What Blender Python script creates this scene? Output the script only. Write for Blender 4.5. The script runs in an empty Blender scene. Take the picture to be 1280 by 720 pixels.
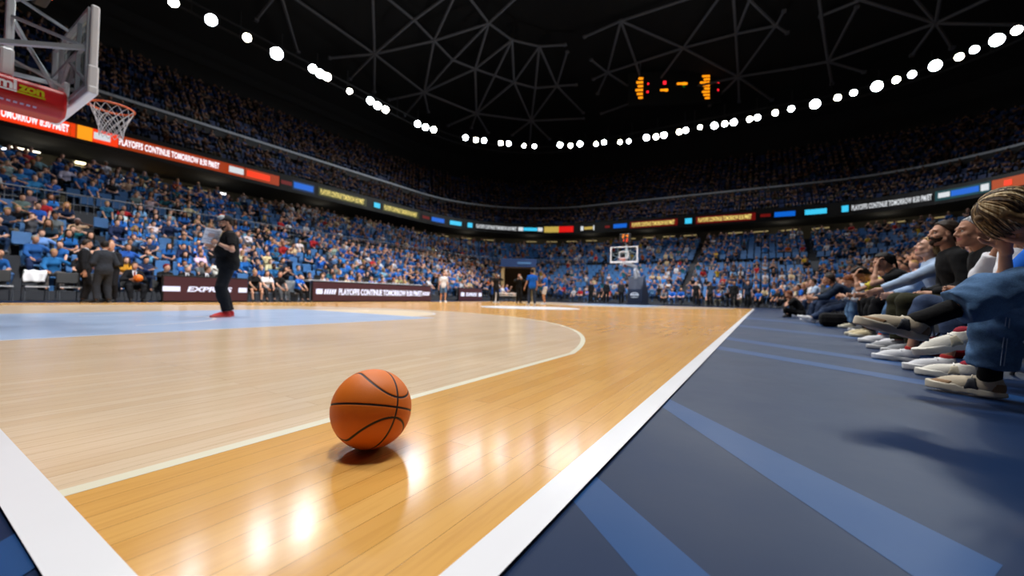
import bpy, bmesh, math, random
import numpy as np
from mathutils import Vector, Matrix, Euler
random.seed(7); RNG = np.random.default_rng(11)
scene = bpy.context.scene
COL = scene.collection
PI = math.pi

# ------------------------------------------------------------------ tagging
def tag(o, label=None, cat=None, group=None, kind=None):
    if label: o['label'] = label
    if cat: o['category'] = cat
    if group: o['group'] = group
    if kind: o['kind'] = kind
    return o

def empty(name, loc=(0, 0, 0), rz=0.0):
    o = bpy.data.objects.new(name, None); COL.objects.link(o)
    o.location = loc; o.rotation_euler = (0, 0, rz); o.empty_display_size = .1
    return o

def link(name, me, parent=None, mat=None):
    o = bpy.data.objects.new(name, me); COL.objects.link(o)
    if parent is not None: o.parent = parent
    if mat is not None:
        for m in (mat if isinstance(mat, (list, tuple)) else [mat]): me.materials.append(m)
    return o

def copy_tree(o, parent=None):
    c = o.copy(); COL.objects.link(c); c.parent = parent
    for ch in o.children: copy_tree(ch, c)
    return c

# ------------------------------------------------------------------ materials
def newmat(name):
    m = bpy.data.materials.new(name); m.use_nodes = True
    nt = m.node_tree; b = nt.nodes['Principled BSDF']
    return m, nt, b

def N(nt, t, **k):
    n = nt.nodes.new(t)
    for a, v in k.items():
        if a in n.inputs: n.inputs[a].default_value = v
        else: setattr(n, a, v)
    return n

def srgb(h):
    h = h.lstrip('#'); c = [int(h[i:i+2], 16)/255 for i in (0, 2, 4)]
    return tuple(x/12.92 if x <= .04045 else ((x+.055)/1.055)**2.4 for x in c)

_mc = {}
def plain(name, col, rough=.5, metal=0., spec=.5, var=.12, scale=8., bump=0., bscale=60.):
    """A solid finish with a little noise variation in colour and optional bump."""
    key = ('p', name, col, rough, metal, var, scale, bump)
    if key in _mc: return _mc[key]
    c = srgb(col) if isinstance(col, str) else col
    m, nt, b = newmat(name)
    tc = N(nt, 'ShaderNodeTexCoord'); no = N(nt, 'ShaderNodeTexNoise', Scale=scale, Detail=3.)
    nt.links.new(tc.outputs['Object'], no.inputs['Vector'])
    mx = N(nt, 'ShaderNodeMix', data_type='RGBA')
    mx.inputs[6].default_value = (*[x*(1-var) for x in c], 1); mx.inputs[7].default_value = (*[min(1, x*(1+var)) for x in c], 1)
    nt.links.new(no.outputs['Fac'], mx.inputs[0]); nt.links.new(mx.outputs[2], b.inputs['Base Color'])
    b.inputs['Roughness'].default_value = rough; b.inputs['Metallic'].default_value = metal
    b.inputs['Specular IOR Level'].default_value = spec
    if bump:
        n2 = N(nt, 'ShaderNodeTexNoise', Scale=bscale, Detail=4.); bp = N(nt, 'ShaderNodeBump', Strength=bump, Distance=.01)
        nt.links.new(tc.outputs['Object'], n2.inputs['Vector'])
        nt.links.new(n2.outputs['Fac'], bp.inputs['Height']); nt.links.new(bp.outputs['Normal'], b.inputs['Normal'])
    _mc[key] = m
    return m

def cloth(col, name='cloth', rough=.9, bump=.35): return plain(name, col, rough, spec=.25, var=.14, scale=6., bump=bump, bscale=35.)

def denim(col):
    key = ('denim', col)
    if key in _mc: return _mc[key]
    c = srgb(col); m, nt, b = newmat('denim')
    tc = N(nt, 'ShaderNodeTexCoord')
    n1 = N(nt, 'ShaderNodeTexNoise', Scale=7., Detail=5., Roughness=.65); n2 = N(nt, 'ShaderNodeTexNoise', Scale=260., Detail=2.)
    for n in (n1, n2): nt.links.new(tc.outputs['Object'], n.inputs['Vector'])
    ad = N(nt, 'ShaderNodeMath', operation='MULTIPLY_ADD'); ad.inputs[1].default_value = .35; nt.links.new(n2.outputs['Fac'], ad.inputs[0]); nt.links.new(n1.outputs['Fac'], ad.inputs[2])
    cr = N(nt, 'ShaderNodeValToRGB'); e = cr.color_ramp.elements
    e[0].position = .4; e[0].color = (*[x*.45 for x in c], 1); e[1].position = .95; e[1].color = (*[min(1, x*1.9+.03) for x in c], 1)
    nt.links.new(ad.outputs[0], cr.inputs[0]); nt.links.new(cr.outputs[0], b.inputs['Base Color'])
    bp = N(nt, 'ShaderNodeBump', Strength=.5, Distance=.012); nt.links.new(n1.outputs['Fac'], bp.inputs['Height']); nt.links.new(bp.outputs['Normal'], b.inputs['Normal'])
    b.inputs['Roughness'].default_value = .9; b.inputs['Specular IOR Level'].default_value = .2
    _mc[key] = m
    return m

def hairmat(cols, scale=90., name='hair'):
    """Strand-streaked hair: stretched noise between two tones."""
    key = ('hair', cols)
    if key in _mc: return _mc[key]
    m, nt, b = newmat(name)
    tc = N(nt, 'ShaderNodeTexCoord'); mp = N(nt, 'ShaderNodeMapping'); mp.inputs['Scale'].default_value = (1., 1., .18)
    no = N(nt, 'ShaderNodeTexNoise', Scale=scale, Detail=4.)
    nt.links.new(tc.outputs['Object'], mp.inputs['Vector']); nt.links.new(mp.outputs['Vector'], no.inputs['Vector'])
    cr = N(nt, 'ShaderNodeValToRGB'); cr.color_ramp.elements[0].position = .35; cr.color_ramp.elements[1].position = .68
    cr.color_ramp.elements[0].color = (*srgb(cols[0]), 1); cr.color_ramp.elements[1].color = (*srgb(cols[1]), 1)
    nt.links.new(no.outputs['Fac'], cr.inputs[0]); nt.links.new(cr.outputs[0], b.inputs['Base Color'])
    bp = N(nt, 'ShaderNodeBump', Strength=.5, Distance=.004); nt.links.new(no.outputs['Fac'], bp.inputs['Height']); nt.links.new(bp.outputs['Normal'], b.inputs['Normal'])
    b.inputs['Roughness'].default_value = .62; b.inputs['Specular IOR Level'].default_value = .25
    _mc[key] = m
    return m

def attrmat(name, rough=.6, spec=.3, sss=0.):
    """Colour read from the mesh's own colour attribute."""
    if name in _mc: return _mc[name]
    m, nt, b = newmat(name)
    at = N(nt, 'ShaderNodeAttribute', attribute_name='Col'); nt.links.new(at.outputs['Color'], b.inputs['Base Color'])
    b.inputs['Roughness'].default_value = rough; b.inputs['Specular IOR Level'].default_value = spec
    _mc[name] = m
    return m

def objmat(name, rough=.85, var=.25, scale=9.):
    """Colour taken from each object's own colour, mottled with noise, so copies can share mesh data."""
    if name in _mc: return _mc[name]
    m, nt, b = newmat(name)
    oi = N(nt, 'ShaderNodeObjectInfo'); tc = N(nt, 'ShaderNodeTexCoord'); no = N(nt, 'ShaderNodeTexNoise', Scale=scale, Detail=2.)
    nt.links.new(tc.outputs['Object'], no.inputs['Vector'])
    mr = N(nt, 'ShaderNodeMapRange'); mr.inputs['To Min'].default_value = 1-var; mr.inputs['To Max'].default_value = 1+var
    nt.links.new(no.outputs['Fac'], mr.inputs['Value'])
    mx = N(nt, 'ShaderNodeVectorMath', operation='SCALE'); nt.links.new(oi.outputs['Color'], mx.inputs[0]); nt.links.new(mr.outputs[0], mx.inputs['Scale'])
    nt.links.new(mx.outputs[0], b.inputs['Base Color']); b.inputs['Roughness'].default_value = rough; b.inputs['Specular IOR Level'].default_value = .25
    _mc[name] = m
    return m

def glow(name, col, strength):
    key = ('g', name, col, strength)
    if key in _mc: return _mc[key]
    m, nt, b = newmat(name); c = srgb(col) if isinstance(col, str) else col
    b.inputs['Base Color'].default_value = (*[x*.3 for x in c], 1)
    b.inputs['Emission Color'].default_value = (*c, 1); b.inputs['Emission Strength'].default_value = strength
    b.inputs['Roughness'].default_value = .4
    _mc[key] = m
    return m

def glassmat():
    if 'glass' in _mc: return _mc['glass']
    m, nt, b = newmat('acrylic_glass')
    out = nt.nodes['Material Output']
    tr = N(nt, 'ShaderNodeBsdfTransparent'); tr.inputs[0].default_value = (.86, .92, .93, 1)
    gl = N(nt, 'ShaderNodeBsdfGlossy'); gl.inputs['Roughness'].default_value = .03
    fr = N(nt, 'ShaderNodeFresnel', IOR=1.45); mx = N(nt, 'ShaderNodeMixShader')
    nt.links.new(fr.outputs[0], mx.inputs[0]); nt.links.new(tr.outputs[0], mx.inputs[1]); nt.links.new(gl.outputs[0], mx.inputs[2]); nt.links.new(mx.outputs[0], out.inputs['Surface'])
    _mc['glass'] = m
    return m

# ------------------------------------------------------------------ mesh collector
class MB:
    def __init__(s): s.v = []; s.f = []; s.mi = []
    def add(s, v, f, mi=0):
        o = len(s.v); s.v += [tuple(p) for p in v]; s.f += [tuple(o+i for i in q) for q in f]; s.mi += [mi]*len(f)
    def box(s, c, d, R=None, mi=0, bev=0.):
        bm = bmesh.new(); bmesh.ops.create_cube(bm, size=1.)
        for v in bm.verts: v.co = Vector((v.co.x*d[0], v.co.y*d[1], v.co.z*d[2]))
        if bev: bmesh.ops.bevel(bm, geom=bm.edges[:], offset=min(bev, .45*min(d)), segments=2, affect='EDGES', profile=.5)
        M = (R.to_4x4() if R is not None else Matrix.Identity(4)); M = Matrix.Translation(c) @ M
        bm.transform(M); bm.verts.index_update()
        s.add([v.co for v in bm.verts], [[v.index for v in f.verts] for f in bm.faces], mi); bm.free()
    def bar(s, a, b, w, h=None, mi=0, bev=0., up=(0, 0, 1)):
        a = Vector(a); b = Vector(b); d = b-a; L = d.length
        x = d.normalized(); u = Vector(up)
        if abs(x.dot(u)) > .98: u = Vector((1, 0, 0))
        y = u.cross(x).normalized(); z = x.cross(y)
        R = Matrix((x, y, z)).transposed()
        s.box((a+b)/2, (L, w, h or w), R, mi, bev)
    def tube(s, pts, r, n=10, mi=0, closed=False, cap=True):
        P = [Vector(p) for p in pts]; m = len(P); rr = r if isinstance(r, (list, tuple)) else [r]*m
        V = []; nrm = None
        for i in range(m):
            t = (P[(i+1) % m]-P[i-1]) if closed else (P[min(i+1, m-1)]-P[max(i-1, 0)])
            t.normalize()
            if nrm is None:
                nrm = t.cross(Vector((0, 0, 1)))
                if nrm.length < .1: nrm = t.cross(Vector((1, 0, 0)))
            nrm = (nrm - t*nrm.dot(t)).normalized(); bn = t.cross(nrm)
            for k in range(n):
                a = 2*PI*k/n; V.append(P[i]+(nrm*math.cos(a)+bn*math.sin(a))*rr[i])
        F = []
        for i in range(m if closed else m-1):
            j = (i+1) % m
            for k in range(n): F.append((i*n+k, i*n+(k+1) % n, j*n+(k+1) % n, j*n+k))
        if cap and not closed: F.append(tuple(range(n-1, -1, -1))); F.append(tuple((m-1)*n+k for k in range(n)))
        s.add(V, F, mi)
    def lathe(s, prof, n=24, c=(0, 0, 0), mi=0, axis='z'):
        V = []; F = []; m = len(prof)
        for r, z in prof:
            for k in range(n):
                a = 2*PI*k/n; p = (r*math.cos(a), r*math.sin(a), z)
                if axis == 'x': p = (p[2], p[0], p[1])
                if axis == 'y': p = (p[0], p[2], p[1])
                V.append((p[0]+c[0], p[1]+c[1], p[2]+c[2]))
        for i in range(m-1):
            for k in range(n): F.append((i*n+k, i*n+(k+1) % n, (i+1)*n+(k+1) % n, (i+1)*n+k))
        s.add(V, F, mi)
    def prism(s, poly, z0, z1, mi=0, M=None):
        n = len(poly); V = [Vector((p[0], p[1], z0)) for p in poly]+[Vector((p[0], p[1], z1)) for p in poly]
        if M is not None: V = [M @ v for v in V]
        F = [tuple(range(n-1, -1, -1)), tuple(range(n, 2*n))]+[(i, (i+1) % n, n+(i+1) % n, n+i) for i in range(n)]
        s.add(V, F, mi)
    def mesh(s, name='m'):
        me = bpy.data.meshes.new(name); me.from_pydata(s.v, [], s.f)
        if any(s.mi): me.polygons.foreach_set('material_index', s.mi)
        me.update(); return me
    def build(s, name, mats, parent=None, smooth=False, recalc=True):
        me = s.mesh(name)
        if recalc:
            bm = bmesh.new(); bm.from_mesh(me); bmesh.ops.recalc_face_normals(bm, faces=bm.faces[:]); bm.to_mesh(me); bm.free()
        if smooth: me.polygons.foreach_set('use_smooth', [True]*len(me.polygons))
        return link(name, me, parent, mats)

def np_mesh(name, V, F, cols=None, smooth=True):
    """V (n,3), F (m,4) or (m,3) numpy arrays -> mesh, with optional point colours."""
    me = bpy.data.meshes.new(name); V = np.asarray(V, np.float32); F = np.asarray(F, np.int32); k = F.shape[1]
    me.vertices.add(len(V)); me.vertices.foreach_set('co', V.ravel())
    me.loops.add(F.size); me.loops.foreach_set('vertex_index', F.ravel())
    me.polygons.add(len(F)); me.polygons.foreach_set('loop_start', np.arange(0, F.size, k, dtype=np.int32))
    me.polygons.foreach_set('use_smooth', np.full(len(F), smooth))
    me.update(calc_edges=True)
    if cols is not None:
        a = me.color_attributes.new('Col', 'FLOAT_COLOR', 'POINT')
        a.data.foreach_set('color', np.concatenate([cols, np.ones((len(V), 1))], 1).astype(np.float32).ravel())
    me.validate()
    return me

def text_mesh(body, size=1., depth=.004, spacing=1., bold=.0, shear=0.):
    cu = bpy.data.curves.new('txt', 'FONT'); cu.body = body; cu.size = size; cu.extrude = depth; cu.align_x = 'CENTER'; cu.align_y = 'CENTER'
    cu.space_character = spacing; cu.offset = bold; cu.shear = shear; cu.resolution_u = 3
    o = bpy.data.objects.new('txt', cu); COL.objects.link(o)
    dg = bpy.context.evaluated_depsgraph_get(); dg.update()
    me = bpy.data.meshes.new_from_object(o.evaluated_get(dg))
    bpy.data.objects.remove(o); bpy.data.curves.remove(cu)
    return me

def fit_text(me, w=None, h=None):
    """Scale and centre a text mesh to a width and a height."""
    n = len(me.vertices); co = np.zeros(n*3, np.float32); me.vertices.foreach_get('co', co); co = co.reshape(-1, 3)
    lo, hi = co.min(0), co.max(0); c = (lo+hi)/2; sx = w/(hi[0]-lo[0]) if w else 1.; sy = h/(hi[1]-lo[1]) if h else sx
    if not w: sx = sy
    co = (co-c*[1, 1, 0])*[sx, sy, 1.]; me.vertices.foreach_set('co', co.astype(np.float32).ravel()); me.update()
    return me, (hi[0]-lo[0])*sx

# ------------------------------------------------------------------ signed-distance modelling (surface nets)
def _unit(v): v = np.asarray(v, float); return v/max(np.linalg.norm(v), 1e-9)
def cap(a, b, ra, rb=None, k=.03, clips=(), tint=None): return dict(t='c', a=np.array(a, float), b=np.array(b, float), ra=ra, rb=ra if rb is None else rb, k=k, clips=list(clips), tint=tint)
def ell(c, r, R=None, k=.03, clips=(), neg=False, tint=None): return dict(t='e', c=np.array(c, float), r=np.array(r, float), R=np.eye(3) if R is None else np.array(R, float), k=k, clips=list(clips), neg=neg, tint=tint)

def _bbox(p):
    if p['t'] == 'c':
        r = max(p['ra'], p['rb']); return np.minimum(p['a'], p['b'])-r, np.maximum(p['a'], p['b'])+r
    e = np.sqrt(((p['R'].T*p['r'])**2).sum(1)); return p['c']-e, p['c']+e

def _dist(p, X):
    if p['t'] == 'c':
        ba = p['b']-p['a']; L = max(ba @ ba, 1e-12); w = X-p['a']
        t = np.clip(w @ ba/L, 0, 1); d = np.linalg.norm(w-t[..., None]*ba, axis=-1)-(p['ra']+(p['rb']-p['ra'])*t)
    else:
        q = (X-p['c']) @ p['R'].T; k0 = np.linalg.norm(q/p['r'], axis=-1); k1 = np.linalg.norm(q/p['r']**2, axis=-1)
        d = k0*(k0-1)/np.maximum(k1, 1e-6)
    for pt, n in p['clips']: d = np.maximum(d, (X-np.asarray(pt)) @ np.asarray(n))
    return d

def sdf_grid(prims, res, amp=0., freq=30.):
    pos = [p for p in prims if not p.get('neg')]
    bb = [_bbox(p) for p in pos]; lo = np.min([b[0] for b in bb], 0)-3*res; hi = np.max([b[1] for b in bb], 0)+3*res
    n = np.ceil((hi-lo)/res).astype(int)+1
    D = np.full(n, .2, np.float32)
    for p in prims:
        a, b = _bbox(p); m = p['k']+2*res
        i0 = np.maximum(np.floor((a-m-lo)/res).astype(int), 0); i1 = np.minimum(np.ceil((b+m-lo)/res).astype(int)+1, n)
        if (i1 <= i0).any(): continue
        g = np.stack(np.meshgrid(*[lo[i]+res*np.arange(i0[i], i1[i]) for i in range(3)], indexing='ij'), -1)
        d = _dist(p, g); sl = tuple(slice(i0[i], i1[i]) for i in range(3)); A = D[sl]; k = max(p['k'], 1e-4)
        if p.get('neg'):
            h = np.maximum(k-np.abs(A+d), 0)/k; D[sl] = np.maximum(A, -d)+h*h*k/4
        else:
            h = np.maximum(k-np.abs(A-d), 0)/k; D[sl] = np.minimum(A, d)-h*h*k/4
    if amp:
        g = np.stack(np.meshgrid(*[lo[i]+res*np.arange(n[i]) for i in range(3)], indexing='ij'), -1).astype(np.float32)
        x, y, z = g[..., 0]*freq, g[..., 1]*freq, g[..., 2]*freq
        w = np.sin(x*1.1+1.7*np.sin(z*.7+y*.5))+np.sin(y*1.3+1.9*np.sin(x*.6-z*.8)+2.)+np.sin(z*1.6+1.5*np.sin(y*.9+x*.4))
        D = D+amp*w/2
    return D, lo

def snets(D, lo, res):
    S = D < 0; n = np.array(D.shape)
    C = [(i, j, k) for i in (0, 1) for j in (0, 1) for k in (0, 1)]
    sl = lambda A, c: A[c[0]:n[0]-1+c[0], c[1]:n[1]-1+c[1], c[2]:n[2]-1+c[2]]
    cnt = sum(sl(S, c).astype(np.int8) for c in C); mask = (cnt > 0) & (cnt < 8)
    ids = np.argwhere(mask); idx = np.full(n-1, -1, np.int64); idx[mask] = np.arange(len(ids))
    vals = [D[ids[:, 0]+c[0], ids[:, 1]+c[1], ids[:, 2]+c[2]] for c in C]
    acc = np.zeros((len(ids), 3)); num = np.zeros(len(ids))
    for i in range(8):
        for j in range(i+1, 8):
            if sum(abs(C[i][q]-C[j][q]) for q in range(3)) != 1: continue
            va, vb = vals[i], vals[j]; cr = (va < 0) != (vb < 0)
            t = np.where(cr, va/np.where(cr, va-vb, 1), 0)
            pnt = np.array(C[i])+t[:, None]*(np.array(C[j])-np.array(C[i]))
            acc += np.where(cr[:, None], pnt, 0); num += cr
    V = lo+res*(ids+acc/num[:, None])
    Fs = []
    for ax in range(3):
        o1, o2 = (ax+1) % 3, (ax+2) % 3
        a = [slice(None)]*3; b = [slice(None)]*3; a[ax] = slice(0, n[ax]-1); b[ax] = slice(1, n[ax])
        sa, sb = S[tuple(a)], S[tuple(b)]; E_ = np.argwhere(sa != sb)
        ok = (E_[:, o1] > 0) & (E_[:, o2] > 0) & (E_[:, o1] < n[o1]-1) & (E_[:, o2] < n[o2]-1); E_ = E_[ok]
        q = []
        for d1, d2 in ((-1, -1), (0, -1), (0, 0), (-1, 0)):
            c = E_.copy(); c[:, o1] += d1; c[:, o2] += d2; q.append(idx[c[:, 0], c[:, 1], c[:, 2]])
        q = np.stack(q, 1); fl = ~sa[E_[:, 0], E_[:, 1], E_[:, 2]]; q[fl] = q[fl][:, ::-1]; Fs.append(q)
    F = np.concatenate(Fs)
    return V, F

def sdf_parts(prims, res, amp=0., freq=30.):
    D, lo = sdf_grid(prims, res, amp, freq)
    return snets(D, lo, res)

def tint_cols(V, prims, base):
    cols = np.tile(np.array(base, float), (len(V), 1))
    for p in prims:
        if p.get('tint') is not None and not p.get('neg'):
            d = _dist(p, V); w = np.clip(1-(d-.001)/.006, 0, 1)[:, None]; cols = cols*(1-w)+np.array(p['tint'])*w
    return cols
# ------------------------------------------------------------------ people
def rotm(ax, deg):
    return np.array(Matrix.Rotation(math.radians(deg), 3, Vector(ax)))
def ik(a, b, l1, l2, hint):
    a = np.array(a, float); b = np.array(b, float); d = b-a; L = min(np.linalg.norm(d), .998*(l1+l2)); L = max(L, abs(l1-l2)*1.02); e = _unit(d)
    x = (l1*l1-l2*l2+L*L)/(2*L); h = math.sqrt(max(l1*l1-x*x, 0)); hint = np.array(hint, float); pe = _unit(hint-(hint @ e)*e)
    return a+e*x+pe*h, a+e*L

SKIN = dict(fair=(.62, .36, .26), light=(.55, .30, .20), tan=(.42, .21, .13), brown=(.22, .10, .055), dark=(.10, .045, .028))

def joints(p):
    """Pose -> joint positions, in metres, x forward, y to the person's own left, z up."""
    J = {}; S = p.get('S', 1.)
    pel = np.array(p['pel'], float); Y = np.array([0, 1., 0])
    R0 = rotm((0, 0, 1), p.get('twist', 0)) @ rotm((0, 1, 0), p.get('lean', 0)) @ rotm((1, 0, 0), p.get('side', 0))
    R1 = rotm((0, 0, 1), p.get('twist', 0)+p.get('twist2', 0)) @ rotm((0, 1, 0), p.get('lean', 0)+p.get('curve', 0)) @ rotm((1, 0, 0), p.get('side', 0))
    u0, u1 = R0[:, 2], R1[:, 2]; l0, l1 = R0[:, 1], R1[:, 1]; f1 = R1[:, 0]
    J.update(pel=pel, u0=u0, u1=u1, l0=l0, l1=l1, f0=R0[:, 0], f1=f1, R0=R0, R1=R1, S=S)
    J['waist'] = pel+.16*S*u0; J['chest'] = J['waist']+.17*S*u1; J['nb'] = J['chest']+.175*S*u1
    hp, hy, hr = p.get('head', (0, 0, 0)); RH = rotm((0, 0, 1), p.get('twist', 0)+hy) @ rotm((0, 1, 0), hp) @ rotm((1, 0, 0), hr)
    J['RH'] = RH; J['hc'] = J['nb']+S*(.5*RH[:, 2]+.5*u1)*.15+S*.035*RH[:, 0]
    sw = p.get('sw', .166)*S
    for sd, sg in (('L', 1), ('R', -1)):
        sh = J['nb']-.078*S*u1+sg*sw*l1; J['sh'+sd] = sh
        t = p['hand'+sd]; J['el'+sd], J['wr'+sd] = ik(sh, t, .285*S, .255*S, p.get('elb'+sd, (-.6, sg*.5, -.8)))
        J['hd'+sd] = _unit(p.get('hdir'+sd, J['wr'+sd]-J['el'+sd])); J['hn'+sd] = np.array(p.get('hnor'+sd, (0, -sg, 0)), float)
        hip = pel-.03*S*u0+sg*.088*S*l0; J['hip'+sd] = hip
        J['kn'+sd], J['an'+sd] = ik(hip, p['foot'+sd], .43*S, .42*S, p.get('knee'+sd, (1, 0, .2)))
        fy, fp = p.get('fdir'+sd, (0, 0)); cy = math.radians(fy); cp = math.radians(fp)
        J['ff'+sd] = np.array([math.cos(cy)*math.cos(cp), math.sin(cy)*math.cos(cp), math.sin(cp)])
    return J

def head_prims(J, fem=False):
    c, R, S = J['hc'], J['RH'], J['S']; f, l, u = R[:, 0], R[:, 1], R[:, 2]; RR = R.T
    P = lambda a, b, d: c+S*(a*f+b*l+d*u)
    lip = (.50, .17, .15)
    q = [cap(J['nb']-.02*J['u1'], P(-.025, 0, -.05), .056*S, .05*S, k=.03),
         ell(P(-.014, 0, .034), np.array((.094, .074, .086))*S, RR, k=.02), ell(P(.022, 0, -.03), np.array((.062, .058, .078))*S, RR, k=.03),
         ell(P(.05, 0, -.088), np.array((.030, .032, .022))*S, RR, k=.03), cap(P(.0, .05, -.06), P(.045, .02, -.092), .018*S, .016*S, k=.03), cap(P(.0, -.05, -.06), P(.045, -.02, -.092), .018*S, .016*S, k=.03),
         ell(P(.088, .031, .0), np.array((.012, .016, .011))*S, RR, k=.014, neg=True), ell(P(.088, -.031, .0), np.array((.012, .016, .011))*S, RR, k=.014, neg=True),
         cap(P(.078, .036, .022), P(.082, -.036, .022), .011*S, k=.02), ell(P(.06, .04, -.03), np.array((.022, .02, .02))*S, RR, k=.02), ell(P(.06, -.04, -.03), np.array((.022, .02, .02))*S, RR, k=.02),
         cap(P(.084, 0, .012), P(.104, 0, -.028), .007*S, .011*S, k=.014), cap(P(.088, .012, -.034), P(.088, -.012, -.034), .009*S, k=.01),
         cap(P(.074, .018, -.060), P(.074, -.018, -.060), .0075*S, k=.008, tint=lip), cap(P(.082, .008, -.0575), P(.082, -.008, -.0575), .006*S, k=.008, tint=lip), cap(P(.081, .010, -.067), P(.081, -.010, -.067), .007*S, k=.008, tint=lip)]
    for sg in (1, -1):
        q.append(ell(P(-.004, sg*.076, -.004), np.array((.019, .008, .031))*S, RR @ rotm(u, 0), k=.008))
        q.append(ell(P(.002, sg*.083, .0), np.array((.009, .006, .016))*S, RR, k=.004, neg=True))
    return q

def hand_prims(J, sd, spread=1., curl=25.):
    """Palm, four bent fingers of unequal length and a thumb leaving the side of the palm."""
    w = J['wr'+sd]; d = J['hd'+sd]; n = J['hn'+sd]; n = _unit(n-(n @ d)*d); s = np.cross(n, d)*(1 if sd == 'R' else -1); S = J['S']
    # s points to the thumb side
    q = [cap(w-.02*S*d, w+.02*S*d, .026*S, .025*S, k=.02)]
    R = np.array([d, s, n])
    q.append(ell(w+.052*S*d, np.array((.05, .041, .017))*S, R, k=.018))
    for i, (off, L) in enumerate(((.029, .92), (.010, 1.), (-.010, .93), (-.028, .74))):
        b = w+S*(.088*d+off*1.0*s); a = math.radians(curl); dd = _unit(d+off*3*spread*s); L = L*S
        for seg, (ln, r) in enumerate(((.043, .0098), (.027, .0088), (.021, .0080))):
            ang = a*(seg*.95+.45); v = dd*math.cos(ang)+n*math.sin(ang); e = b+v*ln*L
            q.append(cap(b, e, r*S, r*.93*S, k=.006)); b = e
    b = w+S*(.028*d+.030*s); a = math.radians(curl*.6)
    v1 = _unit(d*.62+s*.75+n*.3); e = b+v1*.045*S; v2 = _unit(d*.85+s*.35+n*(.25+math.sin(a))); q.append(cap(b, e, .0135*S, .0108*S, k=.012)); q.append(cap(e, e+v2*.032*S, .0104*S, .0088*S, k=.006))
    return q

def body_prims(J, look, e=0., arms=True, legs=True):
    S = J['S']; fat = look.get('fat', 1.); fem = look.get('fem', False); T = J['R0'].T; T1 = J['R1'].T
    q = [ell(J['pel'], np.array((.112*fat, .158*fat, .115))*S+e, T, k=.06), ell(J['waist']-.01*J['u0'], np.array((.10*fat, .135*fat, .13))*S+e, T, k=.08), ell(J['chest'], np.array((.112*(.5+.5*fat), .150, .165))*S+e, T1, k=.07),
         cap(J['nb']-.062*S*J['u1']+.125*S*J['l1'], J['nb']-.062*S*J['u1']-.125*S*J['l1'], .042*S+e, k=.05), cap(J['nb']-.06*S*J['u1'], J['nb'], .062*S+e*.6, .05*S+e*.5, k=.05)]
    if fat > 1.1: q.append(ell(J['waist']+.05*S*J['f0'], np.array((.12*fat, .14*fat, .13))*S+e, T, k=.06))
    if fem:
        for sg in (1, -1): q.append(ell(J['chest']+S*(.075*J['f1']+sg*.07*J['l1']-.01*J['u1']), np.array((.06, .065, .06))*S+e, T1, k=.04))
    if arms:
        for sd in 'LR':
            q += [cap(J['sh'+sd], J['el'+sd], .048*S+e, .039*S+e, k=.03), cap(J['el'+sd], J['wr'+sd], .040*S+e, .027*S+e, k=.02), ell(J['el'+sd]*.65+J['wr'+sd]*.35, np.array((.04, .04, .04))*S+e, k=.03)]
    if legs:
        for sd in 'LR':
            ca = J['kn'+sd]*.68+J['an'+sd]*.32; bk = _unit(np.cross(J['l0'], J['an'+sd]-J['kn'+sd]))
            q += [cap(J['hip'+sd], J['kn'+sd], .084*S*(.6+.4*fat)+e, .058*S+e, k=.04), cap(J['kn'+sd], J['an'+sd], .054*S+e, .038*S+e, k=.025), ell(ca-.015*bk, np.array((.052, .052, .06))*S+e, k=.04)]
    return q

def top_prims(J, look, e, sleeve, hem, neck=.0, vneck=0., hemz=None):
    S = J['S']; hp = J['pel']+hem*S*J['u0']; cl = [(hp, -J['u0'])]; nk = [(J['nb']+(neck)*S*J['u1']+.01*J['f1'], _unit(J['u1']*.95+.3*J['f1']))]
    q = body_prims(J, look, e, arms=False, legs=False)
    if look.get('drape'): q.append(ell(J['pel']-.05*S*J['u0'], np.array((.116*look.get('fat', 1.), .162*look.get('fat', 1.), .19))*S+e, J['R0'].T, k=.05))
    for p in q: p['clips'] = cl+nk; p['k'] = .06
    for sd in 'LR':
        sh, el, wr = J['sh'+sd], J['el'+sd], J['wr'+sd]
        if sleeve <= 0: continue
        ue = min(sleeve, .5)*2; a = sh; b = sh+(el-sh)*ue; d = _unit(el-sh)
        q.append(cap(a, sh+(el-sh)*1.0, .046*S+e, .043*S+e*1.1, k=.028, clips=[(b, d)] if sleeve < .5 else []))
        if sleeve > .5:
            fe = (sleeve-.5)*2; d2 = _unit(wr-el); q.append(cap(el, wr, .042*S+e, .031*S+e, k=.025, clips=[(el+(wr-el)*fe, d2)]))
    if vneck:
        c = J['nb']-.02*S*J['u1']+S*.12*J['f1']; b = J['nb']-vneck*S*J['u1']+S*.15*J['f1']
        q.append(dict(cap(c, b, .075*S, .006, k=.006), neg=True))
    return q

def bottom_prims(J, look, e, length, flare=0., waist=.10):
    S = J['S']; T = J['R0'].T; wc = [(J['pel']+waist*S*J['u0'], J['u0'])]; fat = look.get('fat', 1.)
    q = [ell(J['pel'], np.array((.112*fat, .158*fat, .115))*S+e, T, k=.06, clips=wc), ell(J['waist']-.01*J['u0'], np.array((.10*fat, .135*fat, .13))*S+e, T, k=.06, clips=wc)]
    for sd in 'LR':
        ln = length[sd] if isinstance(length, dict) else length
        h, kn, an = J['hip'+sd], J['kn'+sd], J['an'+sd]; t = min(ln, .5)*2; d = _unit(kn-h)
        q.append(cap(h, kn, .086*S*(.6+.4*fat)+e, .062*S+e, k=.045, clips=[(h+(kn-h)*t, d)] if ln < .5 else []))
        if ln > .5:
            t2 = (ln-.5)*2; d2 = _unit(an-kn); cc = [(kn+(an-kn)*t2, d2)]; bk = _unit(np.cross(J['l0'], an-kn)); q.append(cap(kn, kn+(an-kn)*1.0, .060*S+e, .048*S+e+flare, k=.03, clips=cc)); q.append(ell(kn*.68+an*.32-.013*bk, np.array((.056, .056, .08))*S+e, k=.05, clips=cc))
    return q

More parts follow.
